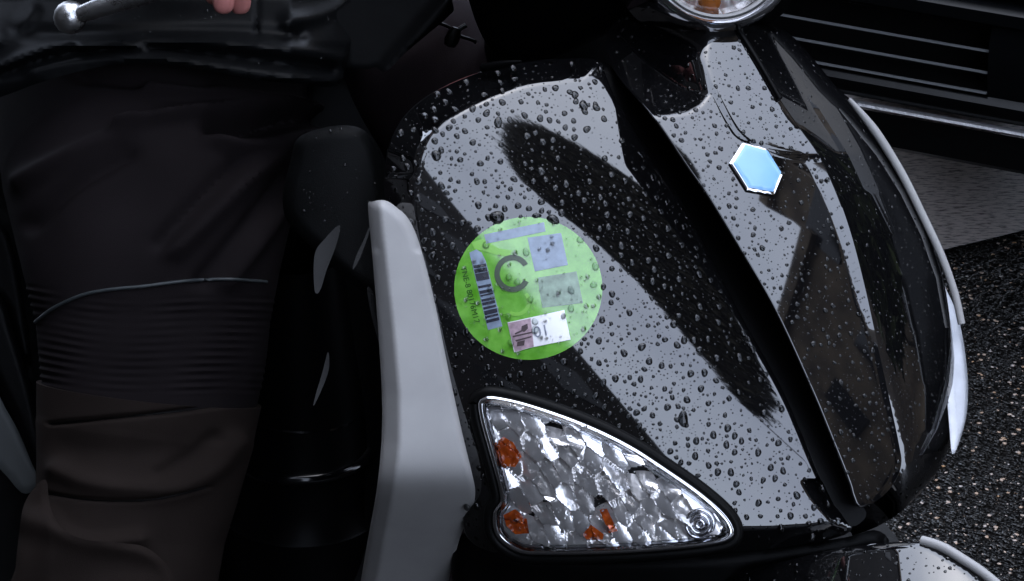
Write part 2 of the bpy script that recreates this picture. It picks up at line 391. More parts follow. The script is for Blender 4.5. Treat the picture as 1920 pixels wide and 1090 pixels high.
def tree(name, label, foot, dirs, dist_axis, mt, thick, n, size, seed, src, lean=None):
    """dirs: outline of the crown as (azimuth, elevation) seen from the scooter; built at its real distance"""
    az0 = rad(dist_axis[0]); dd = dist_axis[1]
    nx = np.array([math.sin(az0), -math.cos(az0), 0]); axr = np.array([math.cos(az0), math.sin(az0), 0]); axu = np.array([0, 0, 1.0])
    poly = []
    for a, e in dirs:
        d = np.array([math.sin(rad(a)) * math.cos(rad(e)), -math.cos(rad(a)) * math.cos(rad(e)), math.sin(rad(e))])
        t = dd / (d @ nx); q = d * t; poly.append((q @ axr, q @ axu))
    cen = np.array(src) + nx * dd
    pl = np.array(poly); lo = pl[np.argmin(pl[:, 1])]; mid = pl.mean(0)
    base = cen + axr * (lo[0] + 2.2); base[2] = 0
    T = thing(name, label, 'tree', tuple(base))
    top = cen + axr * mid[0] + axu * mid[1]
    pth = spline([base, cen + axr * lo[0] + axu * lo[1], top], 8)
    tube('trunk', pth, np.linspace(.025, .006, len(pth)), M['bark'], T, 8, ref=axr)
    leaves('crown', spline(poly, 6, True), cen, axr, axu, thick, n, size, mt, T, seed)
    return T

SRC = (0.05, 2.33, .68)
tree('street_tree', 'slender leaning street tree with olive leaves across the road', None,
     [(27.5, 40.5), (35, 44), (40, 47.5), (46, 51), (52, 54.5), (62, 58.5), (68, 61), (69, 64), (66, 67), (60, 69), (50, 69.3), (42, 68.2), (34, 66), (30.5, 63), (33, 59.5), (33, 55), (31, 50), (29, 45)],
     (45, 6.0), M['leaf'], .10, 70000, .065, 11, SRC)

tree('street_tree', 'bushy green street tree in front of the terrace house', None,
     [(106, 12), (112, 8), (122, 9), (132, 12), (138, 22), (136, 34), (130, 41), (122, 45), (115, 43), (110, 36), (107, 25)], (120, 6.5), M['leaf2'], .25, 5000, .2, 14, SRC)

# ------------------------------------------------------------------ scooter surfaces
def quad(x0, K, t0, d0):
    def D(u, v):
        x = (u - x0[0]) / 2800; y = (x0[1] - v) / 2800
        return d0 + .5 * (K[0] * x * x + 2 * K[1] * x * y + K[2] * y * y) + t0[0] * x + t0[1] * y
    return D
D_side = quad((1450, 985), (1.7, 1.58, 2.72), (.05, 0), 2.55)
D_ctr0 = quad((1470, 540), (2.0, .67, 2.0), (.33, .33), 2.55)
FACET = spline([(1350, 20), (1328, 70), (1321, 110), (1330, 152), (1346, 186), (1372, 235), (1392, 258), (1430, 277), (1470, 289), (1510, 294), (1560, 292), (1640, 290), (1640, 20)], 6, True)
SHOULDER = np.array([(900, -300), (900, 260), (1210, 224), (1250, 222), (1290, 216), (1318, 200), (1334, 178), (1326, 150), (1317, 110), (1324, 70), (1345, 20), (1345, -300)], float)
def D_ctr(u, v):
    u, v = np.broadcast_arrays(np.asarray(u, float), np.asarray(v, float)); q = np.stack([u.ravel(), v.ravel()], 1)
    near = (q[:, 1] < 330) & (q[:, 0] > 1280); h = np.zeros(len(q))
    if near.any():
        n = q[near]; d = dist_poly(n, FACET) * np.where(inside(n, FACET), 1, -1); t = np.clip(.5 + d / 15, 0, 1)
        h[near] = t * t * (3 - 2 * t)
    n = (q[:, 1] < 240) & (q[:, 0] < 1350); sh = np.zeros(len(q))
    if n.any():
        m = q[n]; d = np.where(inside(m, SHOULDER), dist_poly(m, SHOULDER), 0); sh[n] = (np.sqrt(d * d + 64) - 8) / 2800 * 1.35
    return D_ctr0(u, v) - .0017 * h.reshape(u.shape) + sh.reshape(u.shape)
DL = D_side
def chamfer(w, s, fillet=6.0):
    """extra depth rising linearly inside w px of the rim (slope s), blended"""
    def f(dist, u, v):
        t = np.clip(w(u, v) - dist, 0, None) if callable(w) else np.clip(w - dist, 0, None)
        return (s(u, v) if callable(s) else s) * (np.sqrt(t * t + fillet ** 2) - fillet) / 2800
    return f
SB = (.22, 2.36, 0)
scooter = thing('motor_scooter', 'wet glossy black motor scooter with a green round sticker on its front shield', 'scooter', SB)

side_outline = [(1120, 112), (1050, 110), (960, 120), (880, 142), (810, 174), (758, 218), (728, 275), (720, 335), (724, 390), (745, 470), (785, 600), (815, 700),
                (840, 800), (858, 900), (866, 960), (878, 1010), (940, 1040), (1100, 1050), (1300, 1042), (1480, 1026), (1590, 1000), (1585, 965),
                (1543, 906), (1500, 806), (1463, 723), (1385, 583), (1320, 455), (1267, 357), (1207, 268), (1155, 186), (1135, 140)]
def side_w(u, v):
    top = np.interp(u, [700, 760, 850, 1000, 1090, 1130, 1700], [70, 68, 62, 46, 42, 8, 6])
    low = np.interp(u, [860, 1000, 1300, 1450, 1560, 1700], [40, 50, 52, 42, 34, 20])
    lft = np.interp(v, [300, 420, 600, 1000], [66, 50, 24, 14])
    wgt = np.where(v > 900, low, np.where((v < 330) & (u < 1140), top, np.where(u < 1000, lft, 7)))
    return wgt
sp_ = sheet('side_panel', side_outline, D_side, M['paint'], scooter, 6, chamfer(side_w, lambda u, v: np.where(v > 900, 1.1, np.where(u < 960, 2.2, 1.35)), 7), skirt=.03, rings=(2.5, 6, 10))

ctr_left = [(1150, 130), (1223, 220), (1290, 318), (1325, 368), (1390, 475), (1453, 585), (1518, 726), (1555, 815), (1590, 903)]
ridge = [(1392, 62), (1425, 120), (1462, 185), (1500, 240), (1535, 290), (1568, 360), (1596, 440), (1622, 540), (1644, 640), (1666, 740), (1685, 830), (1690, 870)]
ctr_outline = [(1140, 60), (1190, 20), (1300, 20), (1370, 40)] + ridge + [(1676, 905), (1650, 935), (1612, 952), (1598, 930)] + ctr_left[::-1]
def ctr_w(u, v):
    r = np.array(ridge); xr = np.interp(v, r[:, 1], r[:, 0])
    return np.where(u > xr - 60, np.interp(v, [60, 240, 290, 560, 620, 900], [8, 14, 26, 25, 16, 12]), 3.2)
sheet('center_panel', ctr_outline, D_ctr, M['paint'], scooter, 4.5, chamfer(ctr_w, lambda u, v: np.where(u > np.interp(v, np.array(ridge)[:, 1], np.array(ridge)[:, 0]) - 60, .22, 1.5), 1.2), skirt=.02, rings=(1.5, 3.2, 5))
groove = [(1122, 120), (1135, 140), (1155, 186), (1207, 268), (1267, 357), (1320, 455), (1385, 583), (1463, 723), (1500, 806), (1543, 906), (1590, 985), (1625, 965), (1600, 930)] + ctr_left[::-1]
DG = lambda u, v: np.maximum(D_side(u, v), D_ctr(u, v)) + .008
sheet('groove_insert', [(p[0], p[1]) for p in groove], DG, M['satin'], scooter, 8, skirt=.02)

R_ = np.array(ridge)
sil = np.array([(1396, 44), (1440, 48), (1478, 62), (1520, 105), (1570, 165), (1608, 200), (1652, 270), (1702, 360), (1740, 440), (1768, 520), (1784, 620), (1792, 720), (1786, 810), (1758, 885), (1700, 950), (1650, 985), (1600, 1004)], float)
def D_far(u, v):
    ur = np.interp(v, R_[:, 1], R_[:, 0]); us = np.interp(v, sil[:, 1], sil[:, 0]) + 3
    W = np.maximum(us - ur, 20) / 2800; x = np.clip((u - ur) / 2800, -.02, None); q = np.clip(x / W, -1, .995)
    tp = np.clip(360 - v, 0, None) / 2800; sx = np.clip((u - ur) / 45, 0, 1)
    return D_ctr0(ur, v) + .5 * 7 * tp * tp * sx + .006 + .95 * x + .045 * (1 - np.sqrt(1 - q * q)) + np.clip(v - 880, 0, None) ** 2 * 2.5e-6
far_outline = [tuple(p) for p in sil] + [(1598, 1002), (1590, 985), (1612, 955), (1655, 930), (1680, 900), (1690, 868)] + ridge[::-1][1:] + [(1385, 52)]
sheet('side_panel', far_outline, D_far, M['paint'], scooter, 5, skirt=.05)

# raised seam between centre and far panel
pl = spline([(1385, 58), (1425, 122), (1462, 186)], 8); tube('panel_seam', P(pl[:, 0], pl[:, 1], D_ctr(pl[:, 0], pl[:, 1]) - .001), .0022, M['satin'], scooter, 8)
# far edge trim and far turn signal
ft = spline([(1592, 186), (1640, 245), (1690, 325), (1730, 405), (1765, 480), (1790, 550), (1803, 608)], 8)
tube('edge_trim', P(ft[:, 0], ft[:, 1], np.interp(ft[:, 1], [186, 608], [2.68, 2.66])), np.interp(np.arange(len(ft)), [0, 8, len(ft)], [.0015, .0032, .0026]), M['grey'], scooter, 10)
far_sig = [(1762, 520), (1775, 545), (1795, 590), (1808, 650), (1815, 720), (1812, 780), (1800, 825), (1786, 852), (1780, 800), (1774, 720), (1768, 630)]
ts2 = sheet('turn_signal', far_sig, lambda u, v: 2.64 + (u - 1760) / 2800 * .5 - (v - 690) / 2800 * .95, M['frost'], scooter, 6, skirt=.03)
sheet('lens', [(p[0] + 2, p[1]) for p in far_sig], lambda u, v: 2.632 + (u - 1760) / 2800 * .5 - (v - 690) / 2800 * .95, M['lens'], ts2, 6, chamfer(6, 1.0, 2), skirt=.02)

# grey edge trim of the leg shield
trim = [(690, 388), (696, 379), (722, 376), (746, 391), (768, 414), (788, 462), (815, 566), (840, 690), (864, 800), (885, 888), (891, 922), (886, 952), (862, 1010), (838, 1100), (820, 1150),
        (668, 1150), (676, 1092), (690, 1010), (706, 920), (715, 830), (716, 740), (709, 620), (699, 490)]
def D_trim(u, v):
    xl = np.interp(v, [380, 490, 620, 740, 830, 920, 1090], [712, 724, 738, 748, 748, 738, 706])
    d = 2.545 + (v - 700) / 2800 * -.10
    d = d + np.where(u < xl, (xl - u) / 2800 * 1.5, 0) + np.clip(u - xl, 0, None) / 2800 * .12
    d = d + .5 * (np.sqrt((v - 905.) ** 2 + 900) + (v - 905.)) / 2800 * 1.9
    return d
sheet('edge_trim', trim, D_trim, M['grey'], scooter, 6, chamfer(lambda u, v: np.where(v < 470, 17, 9.), 1.0, 4), skirt=.03)['label'] = 'grey edge trim on the near side of the leg shield'

# ------------------------------------------------------------------ turn signal
Z5 = lambda x, y: (870 + x / 3.406, 730 + y / 3.406)
sig = [Z5(*p) for p in [(100, 90), (125, 62), (180, 52), (330, 80), (500, 130), (700, 200), (900, 285), (1100, 390), (1300, 520), (1500, 660), (1650, 790), (1712, 885), (1700, 950), (1600, 985), (1300, 1020), (900, 1045), (500, 1050),
                              (350, 1035), (240, 965), (195, 880), (198, 780), (240, 715), (225, 600), (170, 400), (115, 200)]]
ts = sheet('turn_signal', sig, lambda u, v: DL(u, v) - .0015, M['gasket'], scooter, 7, skirt=.004)
so_ = spline(sig, 8, True); so_ = np.vstack([so_, so_[:1]])
cen = so_.mean(0)
def off(pl, k):
    c = pl.mean(0); d = np.gradient(pl, axis=0); n = np.stack([d[:, 1], -d[:, 0]], 1); n /= np.linalg.norm(n, axis=1)[:, None] + 1e-9
    s = np.sign(((pl - c) * n).sum(1).mean()); return pl + n * s * k
def ring3(pl, dz): return P(pl[:, 0], pl[:, 1], DL(pl[:, 0], pl[:, 1]) + dz)
r_ = resample(so_, 7, False)
tube('gasket', ring3(off(r_, 9), -.004), .0042, M['gasket'], ts, 8, ref=FW, cap=False)
tube('lens_rim', ring3(off(r_, -4), -.0085), .0026, M['chrome'], ts, 8, ref=FW, cap=False)
tube('lens_rim', ring3(off(r_, -13), -.0105), .0012, M['lens'], ts, 8, ref=FW, cap=False)
inner = [tuple(cen + (np.array(p) - cen) * .93) for p in sig]
AN = rad(57)
_cr = np.random.default_rng(21)
_cs, _ss = np.meshgrid(np.arange(-60, 460, 25), np.arange(-60, 540, 58))
CEL = np.stack([(_cs + _cr.normal(0, 3, _cs.shape)).ravel(), (_ss + _cr.normal(0, 15, _ss.shape) + 29 * (np.arange(_cs.shape[1]) % 2)).ravel()], 1)
CT = np.stack([_cr.normal(.20, .24, len(CEL)), _cr.normal(.28, .24, len(CEL))], 1)
def D_refl(u, v):
    c = (u - 900) * math.sin(AN) - (v - 760) * math.cos(AN); s = (u - 900) * math.cos(AN) + (v - 760) * math.sin(AN)
    d2 = ((c[:, None] - CEL[None, :, 0]) ** 2 * 2.2 + (s[:, None] - CEL[None, :, 1]) ** 2 * .5)
    k = d2.argmin(1); x = (c - CEL[k, 0]) / 2800; y = (s - CEL[k, 1]) / 2800
    return DL(u, v) - .0082 + CT[k, 0] * x - CT[k, 1] * y + 14 * x * x + 4 * y * y
sheet('reflector', inner, D_refl, M['reflector'], ts, 2.6, None, skirt=0, flat_angle=24)
def blob(name, u, v, a, b, ang, dz, mt, parent, h=.5, D=DL):
    pts = []; F = []
    for i, (rr, hh) in enumerate([(1, 0), (.92, .4), (.7, .75), (.38, .95), (0.02, 1)]):
        for k in range(14):
            t = k / 14 * 2 * math.pi; x = rr * a * math.cos(t); y = rr * b * math.sin(t)
            uu = u + x * math.cos(ang) - y * math.sin(ang); vv = v + x * math.sin(ang) + y * math.cos(ang)
            pts.append(P(uu, vv, D(uu, vv) + dz - hh * h * min(a, b) / 2800))
    for i in range(4):
        for k in range(14): F.append([i * 14 + k, (i + 1) * 14 + k, (i + 1) * 14 + (k + 1) % 14, i * 14 + (k + 1) % 14])
    F.append([4 * 14 + k for k in range(14)][::-1])
    return link(name, pts, F, mt, parent)
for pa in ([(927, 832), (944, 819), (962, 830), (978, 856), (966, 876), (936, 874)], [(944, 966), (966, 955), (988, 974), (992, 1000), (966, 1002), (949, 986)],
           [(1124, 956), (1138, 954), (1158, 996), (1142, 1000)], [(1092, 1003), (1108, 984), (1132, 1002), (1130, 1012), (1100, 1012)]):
    sheet('amber_reflection', pa, lambda u, v: D_refl(u, v) - .0016 - .0012 * np.sin(u / 5.) * np.sin(v / 6.), M['amber'], ts, 3, None, skirt=.002, corner=True, flat_angle=30)  # bulb's amber reflection put in as orange patches over the reflector cells
# screw boss at the pointed end
for k, (r0, dz) in enumerate([(26, -.0095), (17, -.0105), (7, -.0115)]):
    t = np.linspace(0, 2 * np.pi, 33); uu = 1312 + r0 * np.cos(t); vv = 983 + r0 * np.sin(t)
    tube('screw_boss', P(uu, vv, DL(uu, vv) + dz), .0016 if k < 2 else .002, M['chrome'], ts, 8, ref=FW, cap=False)
lens_in = [tuple(cen + (np.array(p) - cen) * .97) for p in sig]
D_lens = lambda u, v: DL(u, v) - .0150
sheet('lens', lens_in, D_lens, M['lens'], ts, 6, chamfer(12, 1.0, 4), skirt=.006)

# ------------------------------------------------------------------ sticker
def disc(u0, v0, a, b, n=72): return [(u0 + a * math.cos(2 * math.pi * k / n), v0 + b * math.sin(2 * math.pi * k / n)) for k in range(n)]
DS = lambda k: (lambda u, v: DL(u, v) - .0004 - k * .00022)
st = sheet('sticker', disc(990.5, 541, 139, 134), DS(0), M['green'], scooter, 8, skirt=.0004, corner=True)
st['label'] = 'round green sticker with a dark letter C and a white label'
def pr(name, poly, k, mt, smooth=False): return sheet(name, poly, DS(k), mt, st, 5, skirt=.0002, corner=True)
pr('print_strip', [(908, 440), (1020, 417), (1023, 434), (912, 457)], 1, M['lav'])
pr('print_square', [(989, 446), (1052, 437), (1065, 497), (1003, 509)], 1, M['lav'])
pr('print_panel', [(1008, 521), (1081, 509), (1093, 568), (1017, 577)], 1, M['greyprint'])
pr('barcode', [(880, 474), (893, 468), (903, 474), (911, 490), (942, 612), (915, 619)], 1, M['lav'])
def bar(a, b):
    l0, l1 = np.array((887., 498.)), np.array((914., 612.)); r0, r1 = np.array((911., 494.)), np.array((938., 606.))
    f = lambda t: (tuple(l0 + (l1 - l0) * t), tuple(r0 + (r1 - r0) * t))
    (p, q), (s, t_) = f(a), f(b); pr('bar', [p, q, t_, s], 2, M['ink'])
for a, b in [(0, .05), (.065, .13), (.14, .26), (.34, .38), (.42, .47), (.49, .515), (.56, .60), (.615, .66), (.69, .73), (.75, .82), (.835, .87), (.90, .95)]: bar(a, b)
cc = []
for k in range(41):
    t = rad(28 + 300 * k / 40); cc.append((961 + 34 * math.cos(t), 513 + 35 * math.sin(t)))
for k in range(41):
    t = rad(328 - 300 * k / 40); cc.append((961 + 24 * math.cos(t), 513 + 25 * math.sin(t)))
pr('letter', cc, 2, M['cink'])
arc = [(968 + 27 * math.cos(rad(a)), 566 + 27 * math.sin(rad(a))) for a in range(-40, 121, 8)] + [(968 + 20 * math.cos(rad(a)), 566 + 20 * math.sin(rad(a))) for a in range(120, -41, -8)]
pr('print_arc', arc, 1, M['lime'])
arc = [(900 + k * 1., 0) for k in range(2)]
pr('print_band', [(884, 455), (905, 448), (935, 466), (960, 470), (955, 482), (930, 478), (905, 470), (890, 468)], 1, M['lime'])
lab = pr('white_label', [(951.5, 605), (1058, 581.5), (1070, 637), (1000, 651), (964, 661)], 2, M['white'])
pr('foil_patch', [(952, 606), (995, 597), (1001, 650), (965, 660)], 3, M['pink'])
for b_ in ([(978, 612), (989, 607), (990, 616), (983, 623), (977, 621)], [(961, 630), (997, 622), (997, 625), (962, 633)], [(966, 638), (997, 630), (996, 633), (968, 641)],
           [(970, 641), (984, 638), (983, 648), (969, 650)], [(965, 625), (978, 619), (979, 622), (966, 628)]):
    pr('worn_print', b_, 4, M['blotch'])
def text(s, u, v, size, ang, k, mt, name, parent=st):
    cu = bpy.data.curves.new('t', 'FONT'); cu.body = s; cu.size = 1; cu.align_x = 'CENTER'; cu.align_y = 'CENTER'
    o = bpy.data.objects.new('t', cu); COL.objects.link(o)
    dg = bpy.context.evaluated_depsgraph_get(); me = bpy.data.meshes.new_from_object(o.evaluated_get(dg))
    c, s_ = math.cos(ang), math.sin(ang); V = []
    for q in me.vertices:
        x, y = q.co.x * size, -q.co.y * size; V.append(P(u + c * x - s_ * y, v + s_ * x + c * y, DS(k)(u + c * x - s_ * y, v + s_ * x + c * y)))
    F = [list(p.vertices) for p in me.polygons]; bpy.data.objects.remove(o); bpy.data.meshes.remove(me)
    link(name, V, F, mt, parent, False)
text('01', 1015, 622, 30, rad(-11), 3.4, M['paleink'], 'label_digits')
text('TNE-8 80176M17', 881, 553, 15, rad(76), 1.5, M['gink'], 'code_text')

# ------------------------------------------------------------------ badge
hexp = [(1368, 306), (1393, 267), (1440, 280), (1468, 325), (1451, 366), (1400, 357)]
DB = lambda u, v: D_ctr(u, v) - .003
eb = sheet('badge', hexp, DB, M['chrome'], scooter, 4, chamfer(5, .9, 2), skirt=.006, corner=True)
hc = np.array(hexp).mean(0)
hin = [tuple(hc + (np.array(p) - hc) * .90) for p in hexp]
hin = [(p[0] + 1.5, p[1] - 1) for p in hin]
eb2 = sheet('badge_face', hin, lambda u, v: DB(u, v) - .0012, M['blue'], eb, 4, chamfer(4, .8, 2), skirt=.001, corner=True)
up_ = [hin[1], hin[2], (hin[2][0] + (hin[3][0] - hin[2][0]) * .45, hin[2][1] + (hin[3][1] - hin[2][1]) * .45), (hin[0][0] + (hin[1][0] - hin[0][0]) * .3, hin[0][1] + (hin[1][1] - hin[0][1]) * .3)]

# ------------------------------------------------------------------ headlamp
hl_o = P(1340., -98., 2.62); hl_ax = np.array(P(1340., -98., 2.0)) - hl_o; hl_ax = hl_ax / np.linalg.norm(hl_ax)
hl_ax = hl_ax + .30 * RX + .14 * UP; hl_ax /= np.linalg.norm(hl_ax)
pxm = 2.62 / FPX
hl = lathe('headlamp', [(.150 * 0 + 158 * pxm, -.06), (160 * pxm, -.01), (159 * pxm, .004), (154 * pxm, .010), (146 * pxm, .012), (138 * pxm, .008), (134 * pxm, .002), (134 * pxm, -.05)], hl_o, hl_ax, M['chrome'], scooter, 96)
lathe('rim_ring', [(137 * pxm, .0025), (133 * pxm, .006), (128 * pxm, .0055), (126 * pxm, .001)], hl_o, hl_ax, M['grey'], hl, 96)
th = np.linspace(0, 2 * np.pi, 49)
pf = [(4 * pxm, -.026), (30 * pxm, -.025), (60 * pxm, -.021), (90 * pxm, -.014), (115 * pxm, -.006), (126 * pxm, 0.0)]
rf = lathe('reflector', pf, hl_o, hl_ax, M['reflector'], hl, 24); rf.data.polygons.foreach_set('use_smooth', [False] * len(rf.data.polygons))
lathe('lens', [(126.5 * pxm, .001), (110 * pxm, .006), (70 * pxm, .011), (30 * pxm, .013), (1 * pxm, .0135)], hl_o, hl_ax, M['lens'], hl, 48)
for (u, v) in ((1328, 4), (1345, -60)):
    o_ = P(float(u), float(v), 2.628); lathe('bulb', [(.0005, .012), (.004, .011), (.007, .007), (.008, .0), (.006, -.01)], o_, hl_ax, M['orange'], hl, 20)

# headset cover, dark body behind the lamp
sheet('headset_cover', [(880, -260), (1500, -260), (1520, -120), (1480, 10), (1420, 52), (1330, 70), (1240, 60), (1150, 62), (1080, 92), (1000, 122), (950, 118), (900, 60), (870, -60)],
      lambda u, v: 2.65 + .22 * ((u - 1300) / 900) ** 2 + np.clip(v + 90, 0, None) / 2800 * 1.2, M['satin'], scooter, 14, chamfer(26, .9, 10), skirt=.12)
sheet('reflection_blocker', [(850, -250), (1090, -250), (1100, -40), (1040, -28), (850, -34)], lambda u, v: 2.61 + 0 * u, M['satin'], scooter, 14, chamfer(20, .8, 6), skirt=.07)  # added above the view to keep the hand out of the panel's reflection
tube('shield_tip', P(*np.array([(905, 128), (940, 121), (978, 116)]).T, np.array([2.63, 2.62, 2.615])), [.0035, .003, .0012], M['satin'], scooter, 8)
# lower front cowl and front fender
sheet('lower_cowl', [(870, 1000), (1000, 1040), (1300, 1040), (1560, 1012), (1640, 994), (1668, 1020), (1640, 1060), (1500, 1120), (1200, 1180), (900, 1180), (850, 1100)],
      lambda u, v: D_side(u, np.minimum(v, 985)) + .045 + (v - 1000) / 2800 * .25, M['satin'], scooter, 12, chamfer(20, .8, 8), skirt=.08)
def D_fend(u, v):
    x = (u - 1650) / 2800; y = (1090 - v) / 2800
    return 2.50 + 4.5 * x * x - .50 * x + .75 * y + 1.5 * y * y
fd_o = [(1230, 1300), (1260, 1160), (1350, 1090), (1480, 1050), (1600, 1025), (1700, 1016), (1742, 1022), (1790, 1050), (1840, 1085), (1900, 1140), (1960, 1230), (1980, 1300)]
fd = sheet('front_fender', fd_o, D_fend, M['paint'], scooter, 8, chamfer(10, .8, 5), skirt=.03)
pl = spline([(1728, 1014), (1765, 1026), (1806, 1050), (1850, 1080), (1910, 1132)], 8)
tube('fender_rim', P(pl[:, 0], pl[:, 1], D_fend(pl[:, 0], pl[:, 1]) + .001), .0035, M['grey'], fd, 8)

# wheels that carry it
FWD = np.array([.6, -.8, 0]); AXL = np.array([.8, .6, 0])
def wheel(c):
    wv = lathe('wheel', [(.05, -.045), (.14, -.042), (.15, -.03), (.15, .03), (.14, .042), (.05, .045), (.03, .05), (.03, -.05)], c, AXL, M['alloy'], scooter, 40, True)
    lathe('tyre', [(.152, -.04), (.19, -.05), (.215, -.035), (.225, 0), (.215, .035), (.19, .05), (.152, .04)], c, AXL, M['rubber'], wv, 48, True)
cF = np.array([.19, 2.52, .215]); cR = cF - FWD * 1.3
wheel(cF); wheel(cR)

# ------------------------------------------------------------------ inside of the leg shield, tunnel, floor, seat, body
def D_in(u, v): return 2.74 + .9 * ((u - 640) / 2800) ** 2 * 4 + (545 - v) / 2800 * .25
sheet('glove_box', [(545, 300), (556, 262), (590, 244), (640, 235), (680, 243), (706, 275), (722, 330), (735, 420), (740, 520), (700, 560), (560, 440), (530, 380)], lambda u, v: 2.72 + 5 * ((u - 640) / 2800) ** 2 + (340 - v) / 2800 * .15, M['matte'], scooter, 8, chamfer(22, 1.0, 8), skirt=.05)
sheet('leg_shield', [(545, 180), (700, 130), (900, 100), (1060, 50), (1160, 40), (1160, 200), (1000, 300), (1000, 1000), (860, 1200), (640, 1200), (560, 900)], lambda u, v: 2.95 + 0 * u, M['satin'], scooter, 24, chamfer(20, .8, 8), skirt=.04)
# glossy slivers added as the highlights inside the shield, tilted to mirror the sky
def strip(name, left, right, dl, dr, mt, n=10, bulge=.004):
    """curved panel between two pixel polylines"""
    a = spline(left, 6); b = spline(right, 6); m = min(len(a), len(b)); a, b = resample(a, 1e9, False) if 0 else a[:m], b[:m]; V = []; F = []
    for i in range(m):
        for k in range(n):
            t = k / (n - 1); q = a[i] + (b[i] - a[i]) * t; d = np.interp(i, [0, m - 1], dl) * (1 - t) + np.interp(i, [0, m - 1], dr) * t - bulge * 4 * t * (1 - t)
            V.append(P(q[0], q[1], d))
    for i in range(m - 1):
        for k in range(n - 1): F.append([i * n + k, i * n + k + 1, (i + 1) * n + k + 1, (i + 1) * n + k])
    return link(name, V, F, mt, scooter)
def facet(pts, d0, mt=None):
    c = np.array(pts, float).mean(0)
    sheet('highlight_sliver', pts, lambda u, v: d0 + .16 * (u - c[0]) / 2800 + .42 * (c[1] - v) / 2800 + 1.2 * ((u - c[0]) / 2800) ** 2, mt or M['inner_gloss'], scooter, 5, None, skirt=.006)  # one highlight, shaped as a facet leaning towards the sky
facet([(590, 545), (590, 478), (610, 447), (637, 422), (631, 458), (613, 505), (600, 545)], 2.69)
facet([(695, 418), (691, 440), (674, 486), (661, 506), (668, 480), (683, 448)], 2.66)
facet([(688, 540), (698, 545), (708, 570), (714, 610), (714, 648), (706, 628), (696, 590)], 2.60)
facet([(615, 660), (617, 690), (606, 724), (588, 762), (592, 740), (604, 700)], 2.68)
tc_ = np.array(P(566., 838., 2.96))
lathe('tunnel', [(.034, .16), (.037, .13), (.041, .09), (.046, .05), (.0505, .006), (.052, .002)], tc_, (0, 0, 1), M['satin'], scooter, 72)
lathe('tunnel_lip', [(.051, .0042), (.0545, .0038), (.0572, .0018), (.058, -.001), (.0572, -.0036), (.054, -.005), (.050, -.005)], tc_, (0, 0, 1), M['gloss_plastic'], scooter, 96)
lathe('tunnel', [(.052, -.0055), (.054, -.03), (.060, -.052), (.0615, -.0535), (.0630, -.053), (.0632, -.055), (.066, -.09), (.074, -.25)], tc_, (0, 0, 1), M['satin'], scooter, 72)
lathe('tunnel_seam', [(.0505, .0255), (.0500, .0270), (.0492, .0268)], tc_ + np.array([-.004, 0, .012]), (.08, 0, 1), M['gloss_plastic'], scooter, 72)
# floor, seat, rear body
def obox(name, c, hx, hy, hz, mt, bev): # box along the scooter's axis
    Mx = Matrix(((FWD[0], AXL[0], 0, c[0]), (FWD[1], AXL[1], 0, c[1]), (0, 0, 1, c[2]), (0, 0, 0, 1)))
    return box(name, (-hx, -hy, -hz), (hx, hy, hz), mt, scooter, bev, Mx)
sheet('belly_panel', [(-160, 380), (60, 400), (300, 480), (560, 560), (640, 900), (640, 1240), (-160, 1240)], lambda u, v: 3.06 + 0 * u, M['satin'], scooter, 16, chamfer(14, .9, 5), skirt=.05)
obox('floorboard', cF - FWD * .5 + np.array([0, 0, .06]), .28, .17, .04, M['satin'], .02)
obox('rear_body', cF - FWD * 1.12 + np.array([0, 0, .33]), .36, .16, .2, M['satin'], .05)
obox('seat', cF - FWD * 1.0 + np.array([0, 0, .585]), .36, .14, .05, M['matte'], .035)
obox('steering_column', cF - FWD * .26 + np.array([0, 0, .42]), .035, .05, .3, M['satin'], .015)
sheet('body_trim', [(-60, 640), (-20, 700), (5, 755), (30, 800), (58, 858), (78, 905), (45, 926), (10, 890), (-30, 850), (-70, 820)], lambda u, v: 3.0 + 0 * u, M['grey_dark'], scooter, 8, chamfer(9, .9, 4), skirt=.04)
sheet('body_panel', [(-80, 500), (0, 555), (25, 620), (62, 740), (85, 850), (95, 905), (70, 890), (20, 770), (-20, 690), (-80, 600)], lambda u, v: 2.99 + 0 * u, M['satin'], scooter, 8, chamfer(12, .9, 5), skirt=.04)
sheet('body_panel', [(-80, 400), (0, 420), (26, 470), (50, 600), (60, 720), (30, 640), (0, 560), (-80, 500)], lambda u, v: 3.02 + 0 * u, M['satin'], scooter, 8, chamfer(10, .9, 5), skirt=.04)

# ------------------------------------------------------------------ handlebar end, brake lever
lv = spline([(150, 28, 2.555), (200, 10, 2.55), (280, -14, 2.545), (420, -60, 2.55), (600, -130, 2.58), (760, -190, 2.62)], 6)
bl = tube('brake_lever', P(lv[:, 0], lv[:, 1], lv[:, 2]), np.interp(np.arange(len(lv)), [0, 6, len(lv)], [16, 19, 24]) * 2.55 / FPX, M['alloy'], scooter, 20)
bc = P(132., 33., 2.56); bmv = []; 
lathe('lever_ball', [(.0001, .0113), (.0045, .0103), (.008, .008), (.0103, .0045), (.0113, 0), (.0103, -.0045), (.008, -.008), (.0045, -.0103), (.0001, -.0113)], bc, UP, M['alloy'], bl, 32)
gp = spline([(200, -190, 2.64), (420, -215, 2.64), (640, -240, 2.66), (900, -240, 2.68)], 6)
tube('handlebar_grip', P(gp[:, 0], gp[:, 1], gp[:, 2]), .016, M['rubber'], scooter, 20)

